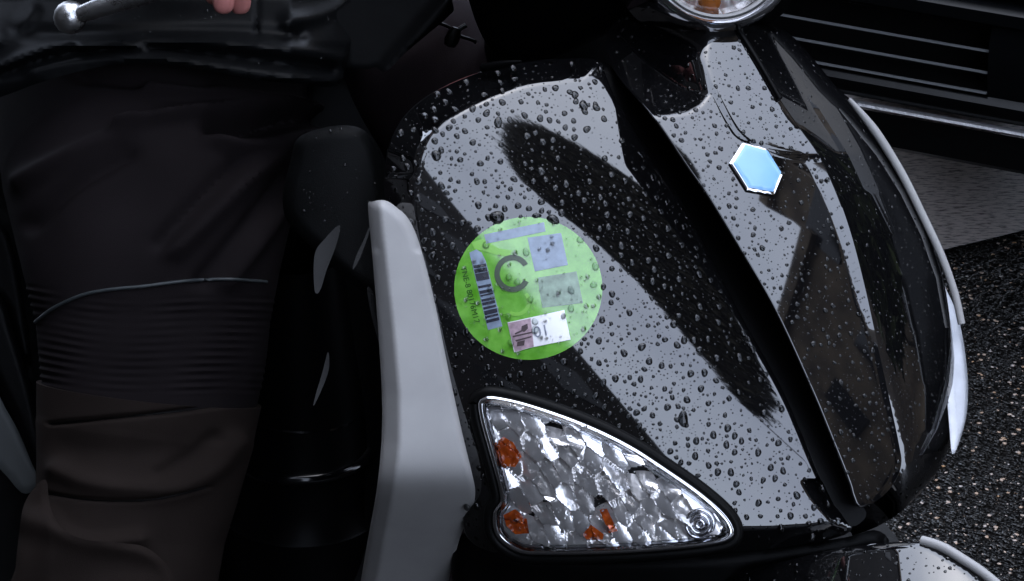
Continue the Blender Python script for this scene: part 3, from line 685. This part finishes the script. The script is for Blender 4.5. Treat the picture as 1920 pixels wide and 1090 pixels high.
# ------------------------------------------------------------------ rider
hipc = np.array([-.26, 3.02, .80])
rider = thing('person', 'rider in black waterproof jacket and padded black trousers astride the scooter', 'person', (-.26, 3.02, 0))
def folds(lines):
    def f(V):
        sh = V.shape[:-1]; q = V.reshape(-1, 3); u, v = px(q.T.reshape(3, -1).T) if 0 else (None, None)
        w_ = q - CAM; d = w_ @ FW; uv = np.stack([960 + (w_ @ RX) / d * FPX, 545 - (w_ @ UP) / d * FPX], 1)
        out = np.zeros(len(q))
        for pts, amp, wd in lines:
            pl = spline(pts, 4); near = dist_poly(uv, pl, False); out += amp * np.exp(-(near / wd) ** 2)
        return out.reshape(sh)
    return f
LEG = [(215, 1330, 2.85), (228, 1150, 2.85), (243, 1000, 2.85), (262, 880, 2.85), (275, 780, 2.85), (285, 680, 2.848), (287, 590, 2.845), (285, 480, 2.85), (284, 360, 2.88), (284, 240, 2.93), (286, 100, 3.00), (290, -60, 3.08), (300, -300, 3.20)]
HW = [(1330, 150), (1150, 152), (1000, 160), (900, 173), (800, 188), (740, 203), (680, 212), (600, 220), (520, 238), (430, 258), (340, 278), (240, 290), (100, 300), (-60, 300), (-300, 300)]
lp = spline(LEG, 22); hw = np.interp(lp[:, 1], [a for a, b in HW][::-1], [b for a, b in HW][::-1]) * lp[:, 2] / FPX
leg_folds = [([(280, 168), (400, 180), (520, 197), (565, 214)], .006, 12), ([(225, 242), (330, 217), (450, 205), (562, 206)], .006, 11), ([(400, 262), (440, 276), (500, 272), (560, 250)], .006, 14),
             ([(405, 238), (470, 236), (535, 226)], -.010, 18), ([(330, 470), (400, 400), (470, 330), (560, 255)], .005, 18), ([(300, 455), (370, 380), (440, 310)], -.004, 16), ([(380, 525), (450, 440), (540, 330)], -.004, 16),
             ([(40, 340), (150, 285), (250, 243)], .004, 18), ([(60, 420), (140, 345), (240, 290)], -.004, 16), ([(150, 145), (260, 150), (380, 165)], -.004, 14), ([(430, 530), (490, 450), (545, 370)], .003, 14)]
ff = folds([(a_, b_ * 1.8, c_) for a_, b_, c_ in leg_folds])
def leg_disp(V):
    out = ff(V); q = V - CAM; d = q @ FW; v = 545 - (q @ UP) / d * FPX; u = 960 + (q @ RX) / d * FPX
    vv = v + 26 * ((u - 340) / 230) ** 2 * np.where(u < 340, .55, .25) + 4 * np.sin(u / 57 + 1)
    env = np.clip((vv - 555) / 14, 0, 1) * np.clip((742 - v) / 8, 0, 1)
    return out + env * .0009 * (.6 + .5 * np.sin(u / 23. + v / 31.)) * np.sin(vv / 14.5 * 2 * np.pi) * (.65 + .35 * np.sin(u / 61 + 1))
lp_f = resample(lp, 2.4, False); hwf = np.interp(lp_f[:, 1], [a for a, b in HW][::-1], [b for a, b in HW][::-1]) * lp_f[:, 2] / FPX
tr_ = tube('trousers', P(lp_f[:, 0], lp_f[:, 1], lp_f[:, 2]), hwf, M['trouser'], rider, 120, disp=leg_disp, rb=hwf * .9)
dg = bpy.context.evaluated_depsgraph_get()
from mathutils.bvhtree import BVHTree
def bvh(o):
    b = np.array(o.get('_base', (0, 0, 0))); return BVHTree.FromPolygons([tuple(np.array(v.co) + b) for v in o.data.vertices], [list(p.vertices) for p in o.data.polygons])
bt = bvh(tr_)
def onto(tree_, pts, lift=0):
    out = []
    for u, v in pts:
        d = np.array(P(float(u), float(v), 1.0)) - CAM; d /= np.linalg.norm(d)
        h = tree_.ray_cast(Vector(CAM), Vector(d))
        if h[0] is not None: out.append(np.array(h[0]) - d * lift)
    return np.array(out)
pp = onto(bt, spline([(66, 604), (100, 578), (150, 555), (200, 544), (270, 537), (350, 527), (430, 524), (500, 529)], 10), .001)
tube('piping', pp, .0013, M['piping'], tr_, 8)
# lower-leg gaiter: a second layer over the shin
sel = lp_f[:, 1] > 738
lg = lp_f[sel]; hg = hwf[sel] + np.interp(lg[:, 1], [738, 815], [.0032, .0075])
g_folds = folds([([(92, 795), (200, 785), (330, 772), (450, 756)], -.0045, 4), ([(110, 880), (170, 905), (240, 915), (330, 915), (400, 880), (440, 830)], .007, 20), ([(300, 890), (350, 860), (400, 820)], -.004, 12),
                 ([(120, 840), (220, 850), (320, 845)], -.004, 30), ([(85, 925), (180, 938), (290, 936), (390, 912)], -.0035, 4), ([(90, 960), (120, 1000), (180, 1020), (260, 1010)], .007, 16), ([(80, 1000), (150, 1060), (220, 1090)], -.006, 18), ([(60, 1040), (110, 1090)], .005, 18)])
ga = tube('gaiter', P(lg[:, 0], lg[:, 1], lg[:, 2]), hg, M['brown'], rider, 120, disp=g_folds, rb=hg * .9)
bg_ = bvh(ga)
tube('zip_line', onto(bg_, spline([(94, 794), (200, 785), (330, 772), (450, 756)], 8), -.0006), .0012, M['gasket'], ga, 6)
tube('hem_seam', onto(bg_, spline([(88, 926), (180, 939), (290, 936), (385, 914)], 8), -.0004), .0010, M['gasket'], ga, 6)
# loose cuff over the boot at the lower left
def D_cuff(u, v):
    return 2.772 + .0035 * np.sin((u * .6 + v) / 30.) + np.clip(90 - u, 0, None) / 2800 * .7 - .010 * np.exp(-((v - 985 - .25 * (u - 90)) / 26.) ** 2)
sheet('cuff', [(86, 900), (62, 918), (44, 950), (36, 1000), (30, 1060), (26, 1160), (300, 1160), (330, 1090), (280, 1030), (220, 1018), (160, 1012), (118, 992), (94, 950)], D_cuff, M['brown'], rider, 7, chamfer(16, .9, 6), skirt=.02)
# far leg
fl = spline([(640, -200, 3.22), (690, -20, 3.12), (740, 70, 3.03), (800, 140, 2.97), (860, 250, 2.96), (890, 420, 2.97), (880, 800, 2.98), (860, 1300, 3.0)], 12)
tube('trouser_leg', P(fl[:, 0], fl[:, 1], fl[:, 2]), np.interp(fl[:, 1], [-200, 0, 150, 400, 1300], [.085, .075, .062, .058, .045]), M['purple'], rider, 64, disp=folds([([(840, 40), (800, 90), (740, 150)], .005, 10), ([(870, 80), (830, 130)], -.004, 9), ([(900, 90), (880, 130)], .003, 8)]))
# jacket: torso, sleeves, and the skirt lying over the thighs
tb = np.array([[-.26, 3.05, .74], [-.26, 3.06, .90], [-.25, 3.04, 1.05], [-.24, 3.0, 1.2], [-.235, 2.96, 1.32], [-.23, 2.95, 1.40]]); tb = spline(tb, 6)
k_ = np.linspace(0, 1, len(tb))
jk = tube('jacket', tb, np.interp(k_, [0, .3, .7, .85, 1], [.185, .18, .21, .19, .07]), M['jacket'], rider, 48, ref=AXL, rb=np.interp(k_, [0, .3, .7, .85, 1], [.13, .13, .14, .12, .06]))
def D_jk(u, v):
    b = np.interp(v, [-300, 0, 80, 150, 200], [2.92, 2.84, 2.80, 2.785, 2.79])
    return b + .25 * ((u - 300) / 2800) ** 2 * 6 + np.clip(u - 545, 0, None) / 2800 * .9
jf = [([(0, 125), (70, 97), (130, 80), (240, 73), (400, 78), (560, 96), (640, 110)], .007, 12), ([(0, 140), (100, 110), (200, 98), (300, 92), (420, 110), (540, 125), (620, 132)], -.006, 12),
      ([(60, 132), (160, 108), (260, 106), (380, 118), (500, 136), (620, 152)], .006, 13), ([(20, 60), (200, 66), (420, 60), (560, 68)], -.007, 14), ([(150, 88), (230, 84), (270, 92)], .006, 6), ([(60, 20), (30, 60), (-20, 80)], .006, 14), ([(480, -20), (482, 40), (480, 64)], -.003, 4), ([(540, 40), (600, 28), (640, 10)], .007, 14)]
def D_jk2(u, v):
    uv = np.stack([u, v], 1); d = D_jk(u, v)
    for pts, amp, wd in jf: d = d - amp * np.exp(-(dist_poly(uv, spline(pts, 4), False) / wd) ** 2)
    return d
js = sheet('jacket_skirt', [(-120, -330), (200, -360), (560, -330), (700, -200), (690, -60), (665, 40), (650, 110), (632, 160), (560, 157), (467, 148), (367, 128), (283, 119), (200, 124), (100, 147), (0, 183), (-60, 205), (-130, 150)], D_jk2, M['jacket'], jk, 7, chamfer(6, .9, 3), skirt=.004)
def D_fl(u, v): return 2.86 + ((u - 740) * .6 + (v - 60) * .8) / 2800 * -.35 - .008 * np.exp(-((u + v * .85 - 840) / 22) ** 2)
hf = sheet('jacket_hem', [(560, 70), (640, 10), (720, -60), (820, -60), (850, 10), (842, 30), (800, 66), (762, 98), (724, 134), (704, 126), (690, 130), (655, 128), (610, 112)], D_fl, M['jacket'], jk, 6, chamfer(8, .9, 3), skirt=.006)
cdp = spline([(800, 45), (822, 44), (843, 52), (853, 64), (868, 70), (886, 76), (893, 81)], 6); tube('drawcord', P(cdp[:, 0], cdp[:, 1], np.full(len(cdp), 2.872)), .0013, M['jacket'], jk, 8)
cdp = spline([(856, 58), (866, 52), (874, 47)], 5); tube('drawcord', P(cdp[:, 0], cdp[:, 1], np.full(len(cdp), 2.868)), .0019, M['piping'], jk, 8)
lathe('cord_toggle', [(.0005, .008), (.0035, .007), (.0052, .003), (.0055, -.003), (.004, -.007), (.0005, -.008)], P(849., 70., 2.868), UP + .4 * RX, M['gasket'], jk, 16)
lathe('collar', [(.12, -.10), (.085, -.03), (.075, .06), (.07, .12), (.06, .12)], (-.23, 2.94, 1.42), (0, 0, 1), M['jacket'], jk, 32)
# sleeves and body under the clothes
for s, hand in ((-1, (430, -190, 2.62)), (1, (1150, -330, 2.75))):
    sh_ = np.array([-.235, 2.96, 1.28]) + AXL * s * -.0 + np.array([.8, .6, 0]) * (.2 * s)
    hp = np.array(P(float(hand[0]), float(hand[1]), hand[2])); el = (sh_ + hp) / 2 + np.array([-.06, .08, -.10]) + AXL * s * .06
    ap = spline([sh_, el, hp + (el - hp) * (.18 if s < 0 else -.35)], 10); tube('sleeve', ap, np.linspace(.07, .045, len(ap)), M['jacket'], jk, 24, ref=[0, 0, 1.0])
def skin_mesh(name, verts, edges, radii, root, mt, parent, sub=2):
    base = np.array(parent['_base']); me = bpy.data.meshes.new(name)
    me.from_pydata([tuple(np.array(v) - base) for v in verts], edges, []); o = bpy.data.objects.new(name, me); COL.objects.link(o)
    m = o.modifiers.new('s', 'SKIN'); m.use_smooth_shade = True; o.modifiers.new('d', 'SUBSURF').levels = sub
    for i, r in enumerate(radii):
        sv = me.skin_vertices[0].data[i]; sv.radius = (r, r); sv.use_root = (i == root)
    dg = bpy.context.evaluated_depsgraph_get(); dg.update(); nm = bpy.data.meshes.new_from_object(o.evaluated_get(dg))
    bpy.data.objects.remove(o); nm.materials.clear(); nm.materials.append(mt); nm.polygons.foreach_set('use_smooth', [True] * len(nm.polygons))
    o = bpy.data.objects.new(name, nm); COL.objects.link(o); o.parent = parent; o['_base'] = base.tolist(); return o
# one body: torso, neck, head, arms, legs, and the right hand with its five fingers
H = lambda u, v, d: np.array(P(float(u), float(v), d))
bv = [(-.26, 3.06, .82), (-.25, 3.04, 1.05), (-.235, 2.96, 1.28), (-.23, 2.94, 1.42), (-.225, 2.92, 1.52), (-.215, 2.90, 1.64)]
br = [.10, .10, .09, .05, .07, .085]
be = [(0, 1), (1, 2), (2, 3), (3, 4), (4, 5)]
def chain(start, pts, rs):
    p = start
    for q, r in zip(pts, rs):
        bv.append(tuple(q)); br.append(r); be.append((p, len(bv) - 1)); p = len(bv) - 1
    return p
for s, pth_ in ((-1, [(285, -100, 3.08), (284, 360, 2.88), (285, 600, 2.82), (228, 1250, 2.90)]), (1, [(690, 0, 3.12), (800, 140, 2.98), (885, 500, 2.98), (865, 1200, 2.99)])):
    chain(0, [H(*q) for q in pth_], [.06, .05, .045, .035])
sR = np.array([-.235, 2.96, 1.28]) + AXL * -.17; sL = np.array([-.235, 2.96, 1.28]) + AXL * .17
hR = H(430, -225, 2.62); hLh = H(1150, -330, 2.75)
e_ = lambda a, b, s: (a + b) / 2 + np.array([-.06, .08, -.10]) + AXL * s * .06
wr = chain(2, [sR, e_(sR, hR, -1), hR], [.05, .04, .026])
chain(2, [sL, e_(sL, hLh, 1), hLh], [.05, .035, .028])
skin_mesh('body', bv, be, br, 0, M['skin'], rider)
hv = [H(430, -222, 2.625), H(440, -180, 2.60)]; hr_ = [.02, .022]; he = [(0, 1)]
for u0, tip, rr in ((398, (402, 6, 2.533), .0085), (424, (418, 30, 2.52), .0090), (452, (450, 26, 2.530), .0086), (480, (478, -22, 2.545), .0078)):
    a = len(hv); hv += [H(u0, -165, 2.575), H(u0 - 4, -110, 2.53), H((u0 + tip[0]) / 2, -55, 2.512), H(*tip)]
    hr_ += [rr * 1.12, rr * 1.08, rr, rr * .86]; he += [(1, a), (a, a + 1), (a + 1, a + 2), (a + 2, a + 3)]
a = len(hv); hv += [H(500, -190, 2.62), H(530, -150, 2.63), H(540, -110, 2.63)]; hr_ += [.011, .0105, .009]; he += [(0, a), (a, a + 1), (a + 1, a + 2)]
skin_mesh('hand', hv, he, hr_, 0, M['skin'], rider)
hm = lathe('helmet', [(.0005, .14), (.06, .13), (.105, .095), (.13, .04), (.132, -.02), (.12, -.08), (.10, -.12)], (-.215, 2.90, 1.68), (0, 0, 1), M['paint'], rider, 40)

# ------------------------------------------------------------------ black car behind
yaw = rad(-24); cx = np.array([math.cos(yaw), math.sin(yaw), 0]); cy = np.array([-math.sin(yaw), math.cos(yaw), 0])
anchor = P(1840., 230., 1.0) - CAM; anchor = CAM + anchor * ((CAMH - .255) / -anchor[2])
car = thing('black_car', 'black car with three thin slat lines and a bright strip on its bumper', 'car', (anchor[0], anchor[1], 0))
def CW(s, t, z): return anchor * np.array([1, 1, 0]) + cx * s + cy * t + np.array([0, 0, z])
def carprof(name, prof, s0, s1, mt, parent=car, n=40, bow=.035):
    """sweep a (t,z) profile across the car's width with a bowed face and rounded corners"""
    V = []; F = []; m = len(prof)
    for i in range(n):
        f = i / (n - 1); s = s0 + (s1 - s0) * f; c = abs((s - .55) / .95)
        dt = bow * c ** 2 + .35 * max(0, c - .82) ** 2 * 8
        for t, z in prof: V.append(CW(s, t + dt, z))
    for i in range(n - 1):
        for k in range(m - 1): F.append([i * m + k, (i + 1) * m + k, (i + 1) * m + k + 1, i * m + k + 1])
    return link(name, V, F, mt, parent, True, 35)
S0, S1 = -.4, 1.5
carprof('valance', [(.16, .16), (.05, .18), (.012, .20), (.006, .238)], S0, S1, M['car_plastic'])
carprof('chrome_strip', [(.006, .2425), (-.002, .2430), (-.004, .245), (-.002, .2470), (.004, .2478)], S0, S1, mat('bright_strip', (.38, .38, .39), .35, metal=.6, bump=.3, bs=300))
carprof('bumper', [(.004, .252), (-.004, .262), (-.005, .272), (.002, .278)], S0, S1, M['car'])
# recess with slats, ends at the right
SE = 0
carprof('grille_recess', [(.004, .279), (.045, .281), (.05, .345), (.004, .352)], S0, SE, M['car_plastic'], bow=.035)
for z in (.2815, .3035, .3265):
    carprof('slat', [(.004, z - .0011), (-.0006, z - .0006), (-.001, z + .0001), (.001, z + .0008), (.004, z + .0009)], S0, SE, M['car_slat'])
carprof('bumper_end', [(.002, .2785), (-.003, .30), (-.003, .335), (.003, .3525)], SE + .001, S1, M['car'])
carprof('bumper_top', [(.002, .353), (-.004, .358), (-.003, .370), (.006, .376), (.03, .378)], S0, S1, M['car'])
carprof('tailgate', [(.035, .3795), (.012, .381), (.006, .386), (.008, .42), (.03, .60), (.06, .80), (.12, .92), (.5, 1.0), (1.2, 1.03)], S0, S1, M['car'])
carprof('roof', [(.55, 1.002), (.85, 1.36), (1.2, 1.45), (2.6, 1.45), (3.3, 1.05), (4.2, .95), (4.35, .6), (4.3, .2)], S0 + .12, S1 - .12, M['glass_dark'])
carprof('body', [(.2, .18), (4.2, .18), (4.3, .5), (4.25, .9), (3.3, 1.0), (1.2, 1.02), (.3, .98), (.22, .5), (.2, .18)], S0 + .03, S1 - .03, M['car'])
for s in (S0 + .1, S1 - .1):
    for t in (.75, 3.5):
        wv = lathe('wheel', [(.05, -.09), (.2, -.09), (.2, .09), (.05, .09)], CW(s, t, .31), cx, M['alloy'], car, 32, True)
        lathe('tyre', [(.205, -.095), (.29, -.10), (.31, -.07), (.31, .07), (.29, .10), (.205, .095)], CW(s, t, .31), cx, M['rubber'], wv, 40, True)

# ------------------------------------------------------------------ rain drops
def cap_mesh(n, rings):
    V = []; F = []
    prof = [(math.cos(a), math.sin(a)) for a in np.linspace(0, math.pi / 2, rings + 1)[:-1]]
    for r, h in prof:
        for k in range(n): V.append((r * math.cos(2 * math.pi * k / n), r * math.sin(2 * math.pi * k / n), h))
    V.append((0, 0, 1)); m = len(prof)
    for i in range(m - 1):
        for k in range(n): F.append([i * n + k, i * n + (k + 1) % n, (i + 1) * n + (k + 1) % n, (i + 1) * n + k])
    for k in range(n): F.append([(m - 1) * n + k, (m - 1) * n + (k + 1) % n, m * n])
    return np.array(V, float), F
CAPV, CAPF = cap_mesh(9, 3)
def frame(D, u, v):
    e = 1.0
    a = P(u + e, v, D(np.float64(u + e), np.float64(v))) - P(u - e, v, D(np.float64(u - e), np.float64(v))); b = P(u, v - e, D(np.float64(u), np.float64(v - e))) - P(u, v + e, D(np.float64(u), np.float64(v + e)))
    n = np.cross(a, b); n /= np.linalg.norm(n); a = a / np.linalg.norm(a); b = np.cross(n, a)
    return P(u, v, D(np.float64(u), np.float64(v))), a, b, n
so2 = spline(side_outline, 6, True); co2 = spline(ctr_outline, 6, True); fo2 = spline(far_outline, 6, True); sig2 = spline(sig, 4, True); hex2 = np.array(hexp, float)
pr_side = chamfer(side_w, lambda u, v: np.where(v > 900, 1.1, np.where(u < 960, 2.2, 1.35)), 7)
regions = [  # outline, depth, count, least and greatest radius in pixels, holes, rim profile
    (so2, D_side, 6500, 1.35, 7.2, [sig2], pr_side),
    (co2, D_ctr, 2400, 1.3, 5.6, [hex2], None),
    (fo2, D_far, 1500, 1.2, 3.8, [], None),
    (sig2, D_lens, 420, 2.2, 6.0, [], None),
    (np.array([(545, 300), (556, 262), (590, 244), (640, 235), (680, 243), (706, 275), (722, 330), (730, 420), (560, 420)], float), lambda u, v: 2.72 + 5 * ((u - 640) / 2800) ** 2 + (340 - v) / 2800 * .15, 60, 1.8, 4.5, [], None),
    (spline(fd_o, 4, True), D_fend, 200, 2.0, 5.0, [], None),
]
V = []; F = []; VC = []; FC = []; BIG = []
stc = np.array([990.5, 541.0])
def frames(D, prof, ol, q):
    def PP(dx, dy):
        z = q + np.array([dx, dy]); d = D(z[:, 0], z[:, 1])
        if prof is not None: d = d + prof(dist_poly(z, ol), z[:, 0], z[:, 1])
        return P(z[:, 0], z[:, 1], d)
    a = PP(1, 0) - PP(-1, 0); b = PP(0, -1) - PP(0, 1); n = np.cross(a, b); n /= np.linalg.norm(n, axis=1)[:, None]; a /= np.linalg.norm(a, axis=1)[:, None]
    return PP(0, 0), a, np.cross(n, a), n
nb = 0
for ol, D, n, r0, r1, ex, prof in regions:
    lo, hi = ol.min(0), ol.max(0); q = rng.uniform(lo, hi, (n * 9, 2))
    ok = (q[:, 1] < 1095) & inside(q, ol)
    for e in ex: ok &= ~inside(q, e)
    q = q[ok]; q = q[dist_poly(q, ol) > 4]
    dens = .8 + .45 * np.sin(q[:, 0] / 90 + 2 * np.sin(q[:, 1] / 140)) * np.cos(q[:, 1] / 75); q = q[rng.random(len(q)) < dens][:n]
    rr_ = np.maximum(.8, r0 * .8 * (1 + .25 * rng.standard_normal(len(q))) + (r1 - r0) * rng.random(len(q)) ** 5.2)
    keep = []; cell = {}
    for k in np.argsort(-rr_):
        cx_, cy_ = int(q[k, 0] // 16), int(q[k, 1] // 16); bad = False
        for a_ in (-1, 0, 1):
            for b_ in (-1, 0, 1):
                for m_ in cell.get((cx_ + a_, cy_ + b_), ()):
                    if (q[k, 0] - q[m_, 0]) ** 2 + (q[k, 1] - q[m_, 1]) ** 2 < (1.15 * (rr_[k] + rr_[m_]) + 1) ** 2: bad = True
        if not bad: keep.append(k); cell.setdefault((cx_, cy_), []).append(k)
    q = q[keep]; rr_ = rr_[keep]; pp, aa, bb, nn_ = frames(D, prof, ol, q)
    for k in range(len(q)):
        r = rr_[k]
        onst = ((q[k, 0] - stc[0]) / 139) ** 2 + ((q[k, 1] - stc[1]) / 134) ** 2 < 1
        p, a, b, nn = pp[k], aa[k], bb[k], nn_[k]
        if r > r0 + (r1 - r0) * .55 and len(BIG) < 270 and D is not D_far:
            if not onst or rng.random() < .45: BIG.append((q[k], D, r, onst))
            continue
        if (onst or D is D_lens) and rng.random() < (.55 if onst else .3): continue
        if onst: p = p + nn * .0014
        tgt = (VC, FC) if onst or D is D_lens else (V, F)
        s = r * 2.57 / FPX; st_ = 1 + .25 * rng.random() ** 2; an = rng.normal(0, .5)
        a2 = a * math.cos(an) + b * math.sin(an); b2 = -a * math.sin(an) + b * math.cos(an)
        cv = CAPV.copy(); cv[:27, :2] *= np.tile(1 + .14 * rng.standard_normal(9), 3)[:, None]
        o_ = len(tgt[0]) * len(CAPV)
        tgt[0].append(p + s * (cv[:, :1] * a2 + st_ * cv[:, 1:2] * b2 + (.42 + .15 * rng.random()) * cv[:, 2:] * nn) - nn * .00005)
        tgt[1].extend([[o_ + i for i in f] for f in CAPF])
dc = link('clear_beads', np.vstack(VC), FC, M['water_thick']); tag(dc, 'fine clear rain beads on the green sticker and the turn signal lens', 'raindrops', None, 'stuff')
dr = link('rain_beads', np.vstack(V), F, M['dark_water']); tag(dr, 'fine rain beads sprinkled over the black bodywork', 'raindrops', None, 'stuff')
# bigger drops are single objects sharing three shapes
CV, CF = cap_mesh(16, 5); shapes = []
for k in range(5):
    r = np.random.default_rng(40 + k); cv = CV.copy(); th = np.arctan2(cv[:, 1], cv[:, 0])
    f = 1 + .07 * np.sin(2 * th + r.uniform(0, 6)) + .06 * np.sin(3 * th + r.uniform(0, 6)); cv[:, 0] *= f; cv[:, 1] *= f
    me = bpy.data.meshes.new('raindrop'); me.from_pydata(cv.tolist(), [], CF); me.materials.append(M['dark_water']); me.polygons.foreach_set('use_smooth', [True] * len(me.polygons)); shapes.append(me)
clear_shapes = [m_.copy() for m_ in shapes]
for m_ in clear_shapes: m_.name = 'raindrop'; m_.materials[0] = M['water']
def drop(q, D, r, label, group, el=None, on=False, ang=None, h=.5):
    p, a, b, n = frame(D, q[0], q[1]); s = r * 2.57 / FPX; st_ = el if el else 1 + .28 * rng.random(); an = ang if ang is not None else rng.normal(0, .4)
    if on: p = p + n * .0012
    p = p - n * .0001
    a2 = a * math.cos(an) + b * math.sin(an); b2 = -a * math.sin(an) + b * math.cos(an)
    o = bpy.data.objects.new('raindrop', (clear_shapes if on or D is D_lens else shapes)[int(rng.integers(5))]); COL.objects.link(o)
    mt = Matrix(((a2[0] * s, b2[0] * s * st_, n[0] * s * h, p[0]), (a2[1] * s, b2[1] * s * st_, n[1] * s * h, p[1]), (a2[2] * s, b2[2] * s * st_, n[2] * s * h, p[2]), (0, 0, 0, 1)))
    o.matrix_world = mt; tag(o, label, 'raindrop', group); return o
for q, D, r, onst in BIG:
    if onst: lb, gr = 'clear raindrop sitting on the green sticker', 'raindrops on the green sticker'
    elif D is D_lens: lb, gr = 'clear raindrop on the clear turn signal lens', 'raindrops on the turn signal'
    elif D is D_ctr: lb, gr = 'raindrop on the black centre panel around the badge', 'raindrops on the centre panel'
    elif D is D_fend: lb, gr = 'raindrop on the front fender below the shield', 'raindrops on the fender'
    elif q[0] < 740: lb, gr = 'raindrop on the matte black glove box', 'raindrops on the glove box'
    elif q[1] < 250: lb, gr = 'raindrop on the bright arched reflection at the top of the side panel', 'raindrops at the top of the side panel'
    elif q[0] < 990 and q[1] < 560: lb, gr = 'raindrop on the side panel above or left of the green sticker', 'raindrops beside the sticker'
    elif q[1] > 560 and q[0] < 1110: lb, gr = 'raindrop on the dark paint between the green sticker and the turn signal', 'raindrops between sticker and turn signal'
    elif (q[0] - 1000) * .755 - (q[1] - 360) * .656 > 18: lb, gr = 'raindrop in the dark reflected streak beside the groove', 'raindrops in the dark streak'
    elif q[1] < 700: lb, gr = 'raindrop on the pale reflected band just right of the green sticker', 'raindrops on the pale band beside the sticker'
    else: lb, gr = 'raindrop on the pale reflected band above the right slope of the turn signal', 'raindrops on the lower pale band'
    drop(q, D, r * 1.0, lb, gr, on=onst)
DD = D_side
for q, r, el, an, lb in [((932, 408), 15, .85, .4, 'largest water drop clinging to the upper left edge of the green sticker'), ((1037, 412), 14, .6, -.5, 'wide dark drop on the top right edge of the green sticker'), ((1006, 405), 9, .6, 0, 'flat drop on the top edge of the sticker between two larger ones'),
                  ((1281, 786), 10, 1.5, 0, 'long teardrop hanging above the right slope of the turn signal'), ((1094, 198), 9, 1.2, 0, 'round drop near the top of the side panel, above a smaller one'), ((1097, 210), 6.5, 1, 0, 'small drop touching the one above it near the top of the side panel'),
                  ((1118, 202), 7.5, 1.1, .5, 'drop right of the touching pair near the top of the side panel'), ((1078, 178), 7, 1.3, 0, 'oval drop just under the top rim of the side panel'), ((818, 292), 10, 1.05, 0, 'large drop at the upper left end of the side panel'), ((934, 230), 8, 1.5, 0, 'tall drop where the dark reflection begins on the side panel'),
                  ((1015, 322), 8, 1.1, .3, 'bright drop inside the dark reflected streak of the side panel')]:
    drop(q, DD, r, lb, None, el, False, an)
# drops beaded on the wet jacket
jb = bvh(js); V = []; F = []
for k in range(70):
    u, v = (rng.uniform(200, 640), rng.uniform(2, 40)) if k < 45 else (rng.uniform(0, 640), rng.uniform(0, 150))
    h = onto(jb, [(u, v)], 0)
    if not len(h): continue
    s = rng.uniform(1.3, 3.2) * 2.8 / FPX; nn = (CAM - h[0]); nn /= np.linalg.norm(nn); a = RX; b = np.cross(nn, a); o_ = len(V) * len(CAPV)
    V.append(h[0] + s * (CAPV[:, :1] * a + CAPV[:, 1:2] * b + .6 * CAPV[:, 2:] * nn)); F += [[o_ + i for i in f] for f in CAPF]
jd = link('jacket_beads', np.vstack(V), F, M['water']); tag(jd, 'tiny rain beads on the black waterproof jacket', 'raindrops', None, 'stuff')
for o in list(bpy.data.objects):
    if '_base' in o: del o['_base']
